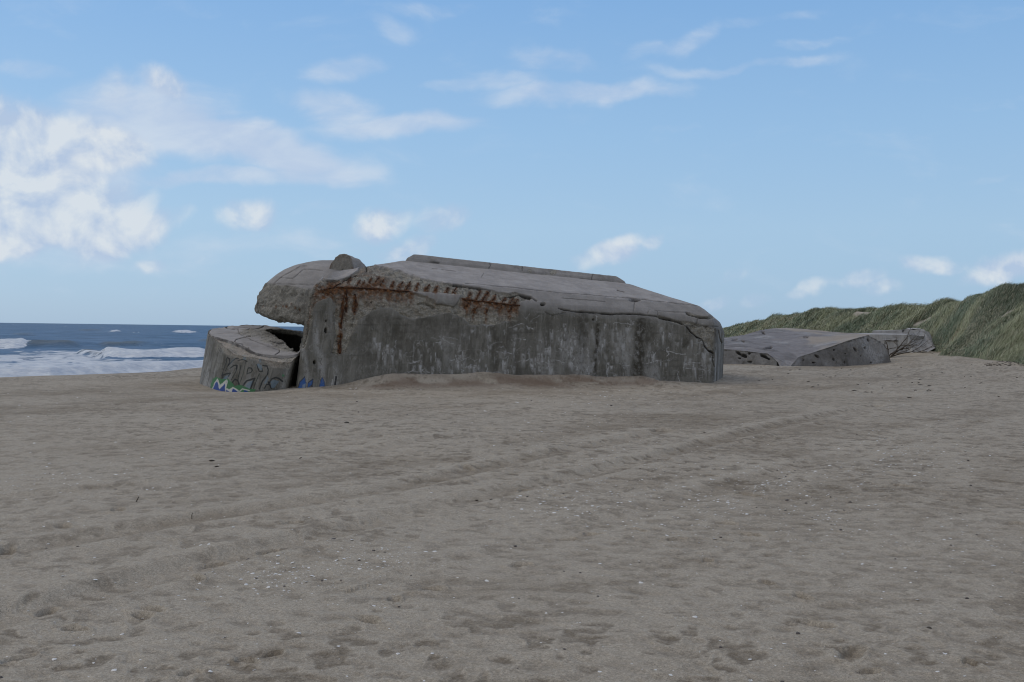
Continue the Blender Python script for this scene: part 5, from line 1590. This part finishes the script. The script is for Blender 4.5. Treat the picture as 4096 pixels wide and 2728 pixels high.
def build_world():
    w = bpy.data.worlds.new('World'); scene.world = w; w.use_nodes = True
    t = NT(w.node_tree)
    for n in list(t.n): t.n.remove(n)
    out = t.node('ShaderNodeOutputWorld'); bg = t.node('ShaderNodeBackground')
    t.l.new(bg.outputs[0], out.inputs[0])
    sky = t.node('ShaderNodeTexSky', sky_type='NISHITA', sun_disc=False)
    sky.sun_elevation = SUN_EL; sky.sun_rotation = SUN_AZ
    sky.altitude = 0; sky.air_density = 1.0; sky.dust_density = 0.6; sky.ozone_density = 2.0
    co = t.node('ShaderNodeTexCoord').outputs['Generated']
    sp = t.node('ShaderNodeSeparateXYZ'); t.l.new(co, sp.inputs[0])
    X, Y, Z = sp.outputs
    skyc = t.vmath('SCALE', sky.outputs[0], scale=0.11)
    # blue of the day: pale at the horizon, deeper overhead
    cr = t.node('ShaderNodeValToRGB'); t.l.new(t.math('MAXIMUM', Z, 0.0), cr.inputs[0])
    e = cr.color_ramp.elements
    stops = [(0.0, (0.33, 0.50, 0.70)), (0.03, (0.345, 0.525, 0.735)), (0.10, (0.37, 0.56, 0.77)), (0.19, (0.315, 0.525, 0.785)), (0.33, (0.215, 0.43, 0.76)), (0.7, (0.12, 0.28, 0.62)), (1.0, (0.10, 0.24, 0.55))]
    e[0].position, e[0].color = stops[0][0], (*stops[0][1], 1)
    e[1].position, e[1].color = stops[-1][0], (*stops[-1][1], 1)
    for p, c in stops[1:-1]:
        q = e.new(p); q.color = (*c, 1)
    base = t.mix(0.85, skyc, cr.outputs[0])
    # clouds live on the plane of directions ahead: u = x/y, v = z/y
    yy = t.math('MAXIMUM', Y, 0.02)
    cx = t.node('ShaderNodeCombineXYZ')
    t.l.new(t.math('DIVIDE', X, yy), cx.inputs[0]); t.l.new(t.math('DIVIDE', Z, yy), cx.inputs[1])
    P0 = cx.outputs[0]
    wn = t.node('ShaderNodeTexNoise'); t.l.new(P0, wn.inputs[0]); wn.inputs['Scale'].default_value = 14; wn.inputs['Detail'].default_value = 4
    wv = t.vmath('SCALE', t.vmath('SUBTRACT', wn.outputs['Color'], (0.5, 0.5, 0.5)), scale=0.035)
    Pw = t.vmath('ADD', P0, wv)
    S = 1.74

    def blobs(lst):
        acc = None
        for x, y, rx, ry, rot, k in lst:
            px, py = x * S, y * S
            u = (px - CX) / FPX; v = (1290 + 0.0131 * px - py) / FPX
            mp = t.mapping(Pw, loc=(u, v, 0), rot=(0, 0, -math.radians(rot)), scale=(rx * S / FPX * 1.75, ry * S / FPX * 1.95, 1), typ='TEXTURE')
            ln = t.vmath('LENGTH', mp)
            g = t.ramp(ln, 1.0, 0.25, 0.0, k)
            acc = g if acc is None else t.math('MAXIMUM', t.math('ADD', t.math('MULTIPLY', acc, 1.0), t.math('MULTIPLY', g, 0.25)), t.math('ADD', g, t.math('MULTIPLY', acc, 0.25)))
        return acc
    puffy = blobs([(50, 345, 190, 85, 0, 1.35), (225, 335, 110, 42, 5, 1.05), (30, 440, 190, 100, 0, 1.15), (40, 545, 160, 42, -6, 1.25), (255, 485, 110, 48, -25, .95), (280, 540, 120, 44, -22, .95), (380, 186, 60, 30, 25, .8), (245, 195, 40, 40, 0, .55),
                   (565, 490, 70, 32, 0, .85), (880, 522, 65, 30, -25, .8), (1010, 508, 62, 32, -20, .75), (945, 578, 60, 22, -18, .7), (1385, 590, 75, 24, -12, .9), (1425, 566, 48, 18, -30, .75), (840, 588, 45, 15, 0, .5), (1500, 551, 36, 13, -20, .5),
                   (2135, 602, 60, 21, -3, .85), (2205, 604, 48, 12, -15, .5), (2305, 614, 90, 28, -10, .9), (1990, 640, 54, 19, -10, .6), (2030, 664, 48, 18, -20, .55), (1855, 668, 54, 16, -15, .6), (1735, 686, 44, 14, -12, .5), (1640, 691, 44, 13, -10, .5), (1690, 634, 40, 14, -10, .4),
                   (350, 611, 38, 15, 0, .6), (452, 595, 30, 14, 0, .45), (412, 492, 36, 20, -40, .45), (2020, 532, 50, 16, -12, .35), (2225, 640, 40, 14, 0, .4), (1950, 658, 30, 10, 0, .4)])
    wispy = blobs([(330, 255, 170, 62, 0, 1.0), (470, 310, 130, 45, 8, 1.0), (610, 335, 190, 38, 14, 1.05), (720, 385, 130, 30, 8, .75), (760, 245, 95, 34, 0, .75), (920, 282, 170, 24, -5, .9), (500, 402, 170, 18, -2, .8), (200, 390, 150, 40, 0, .7),
                   (790, 160, 100, 20, -10, .62), (70, 160, 75, 20, 5, .5), (900, 62, 50, 16, 25, .4), (1000, 20, 100, 18, 0, .42), (1280, 150, 90, 22, 0, .62), (1330, 212, 190, 20, -3, .85), (1170, 185, 90, 14, 0, .5), (1580, 85, 60, 20, -20, .52), (1620, 158, 110, 12, 0, .52), (1810, 148, 100, 12, -9, .55),
                   (1850, 105, 80, 10, -6, .38), (1770, 42, 100, 13, -10, .42), (1490, 110, 60, 14, -10, .38), (1030, 192, 70, 12, -6, .42), (760, 480, 60, 14, 0, .3), (2250, 410, 70, 8, -8, .3), (100, 590, 180, 30, 0, .4), (1560, 296, 50, 9, 0, .28), (650, 560, 260, 30, -3, .28), (420, 600, 220, 28, 0, .28)])
    n1 = t.noise(P0, 17.0, 6, 0.52, 0.3)
    n1b = t.noise(t.vmath('ADD', P0, (-0.008, 0.014, 0)), 17.0, 6, 0.52, 0.3)
    n2 = t.noise(t.mapping(P0, rot=(0, 0, 0.12), scale=(1, 2.2, 1)), 10.0, 7, 0.55, 0.4)
    dp = t.ramp(t.math('MULTIPLY_ADD', t.math('SUBTRACT', n1, 0.5), 1.4, puffy), 0.2, 1.1)
    dw = t.ramp(t.math('MULTIPLY_ADD', t.math('SUBTRACT', n2, 0.5), 1.7, wispy), 0.05, 1.15, 0.0, 0.95)
    ahead = t.ramp(Y, 0.05, 0.25)
    dp = t.math('MULTIPLY', dp, ahead); dw = t.math('MULTIPLY', dw, ahead)
    lit = t.math('ADD', t.math('MULTIPLY', t.math('SUBTRACT', n1, n1b), 5.5), t.math('MULTIPLY_ADD', dp, 0.5, 0.10), clamp=True)
    pc = t.mix(lit, (0.46, 0.565, 0.74), (0.71, 0.76, 0.81))
    wc = t.mix(t.ramp(n2, 0.35, 0.65), (0.50, 0.60, 0.77), (0.62, 0.70, 0.81))
    col = t.mix(t.math('MULTIPLY', dw, 0.85), base, wc)
    col = t.mix(t.math('MULTIPLY', dp, 0.88), col, pc)
    # unseen broken cloud overhead and behind, added and warmed to neutralise the light
    n3 = t.noise(t.mapping(co, scale=(1, 1, 2.0)), 2.2, 7, 0.6)
    ov = t.math('MULTIPLY', t.ramp(n3, 0.36, 0.6), t.math('MAXIMUM', t.ramp(Z, 0.45, 0.75), t.ramp(Y, -0.05, -0.35)))
    ov = t.math('MULTIPLY', ov, t.ramp(Z, -0.02, 0.08))
    col = t.mix(t.math('MULTIPLY', ov, 0.92), col, t.mix(t.ramp(n3, 0.45, 0.75), (0.95, 0.85, 0.72), (0.62, 0.57, 0.50)))
    t.l.new(col, bg.inputs[0])
    bg.inputs[1].default_value = 1.0
    w.cycles.sampling_method = 'MANUAL'; w.cycles.sample_map_resolution = 512


build_world()
sd = bpy.data.lights.new('sun', 'SUN'); sd.energy = 0.75; sd.angle = math.radians(35); sd.color = (1.0, 0.93, 0.82)
so = bpy.data.objects.new('sun', sd); COL.objects.link(so)
dirv = Vector((math.sin(SUN_AZ) * math.cos(SUN_EL), math.cos(SUN_AZ) * math.cos(SUN_EL), math.sin(SUN_EL)))
so.rotation_euler = dirv.to_track_quat('Z', 'Y').to_euler()
so.location = dirv * 60

scene.view_settings.view_transform = 'Standard'
scene.view_settings.look = 'None'
scene.view_settings.exposure = 0.0
scene.view_settings.gamma = 1.0
scene.cycles.pixel_filter_type = 'BLACKMAN_HARRIS'
scene.cycles.filter_width = 1.1
scene.cycles.max_bounces = 6
scene.cycles.diffuse_bounces = 3
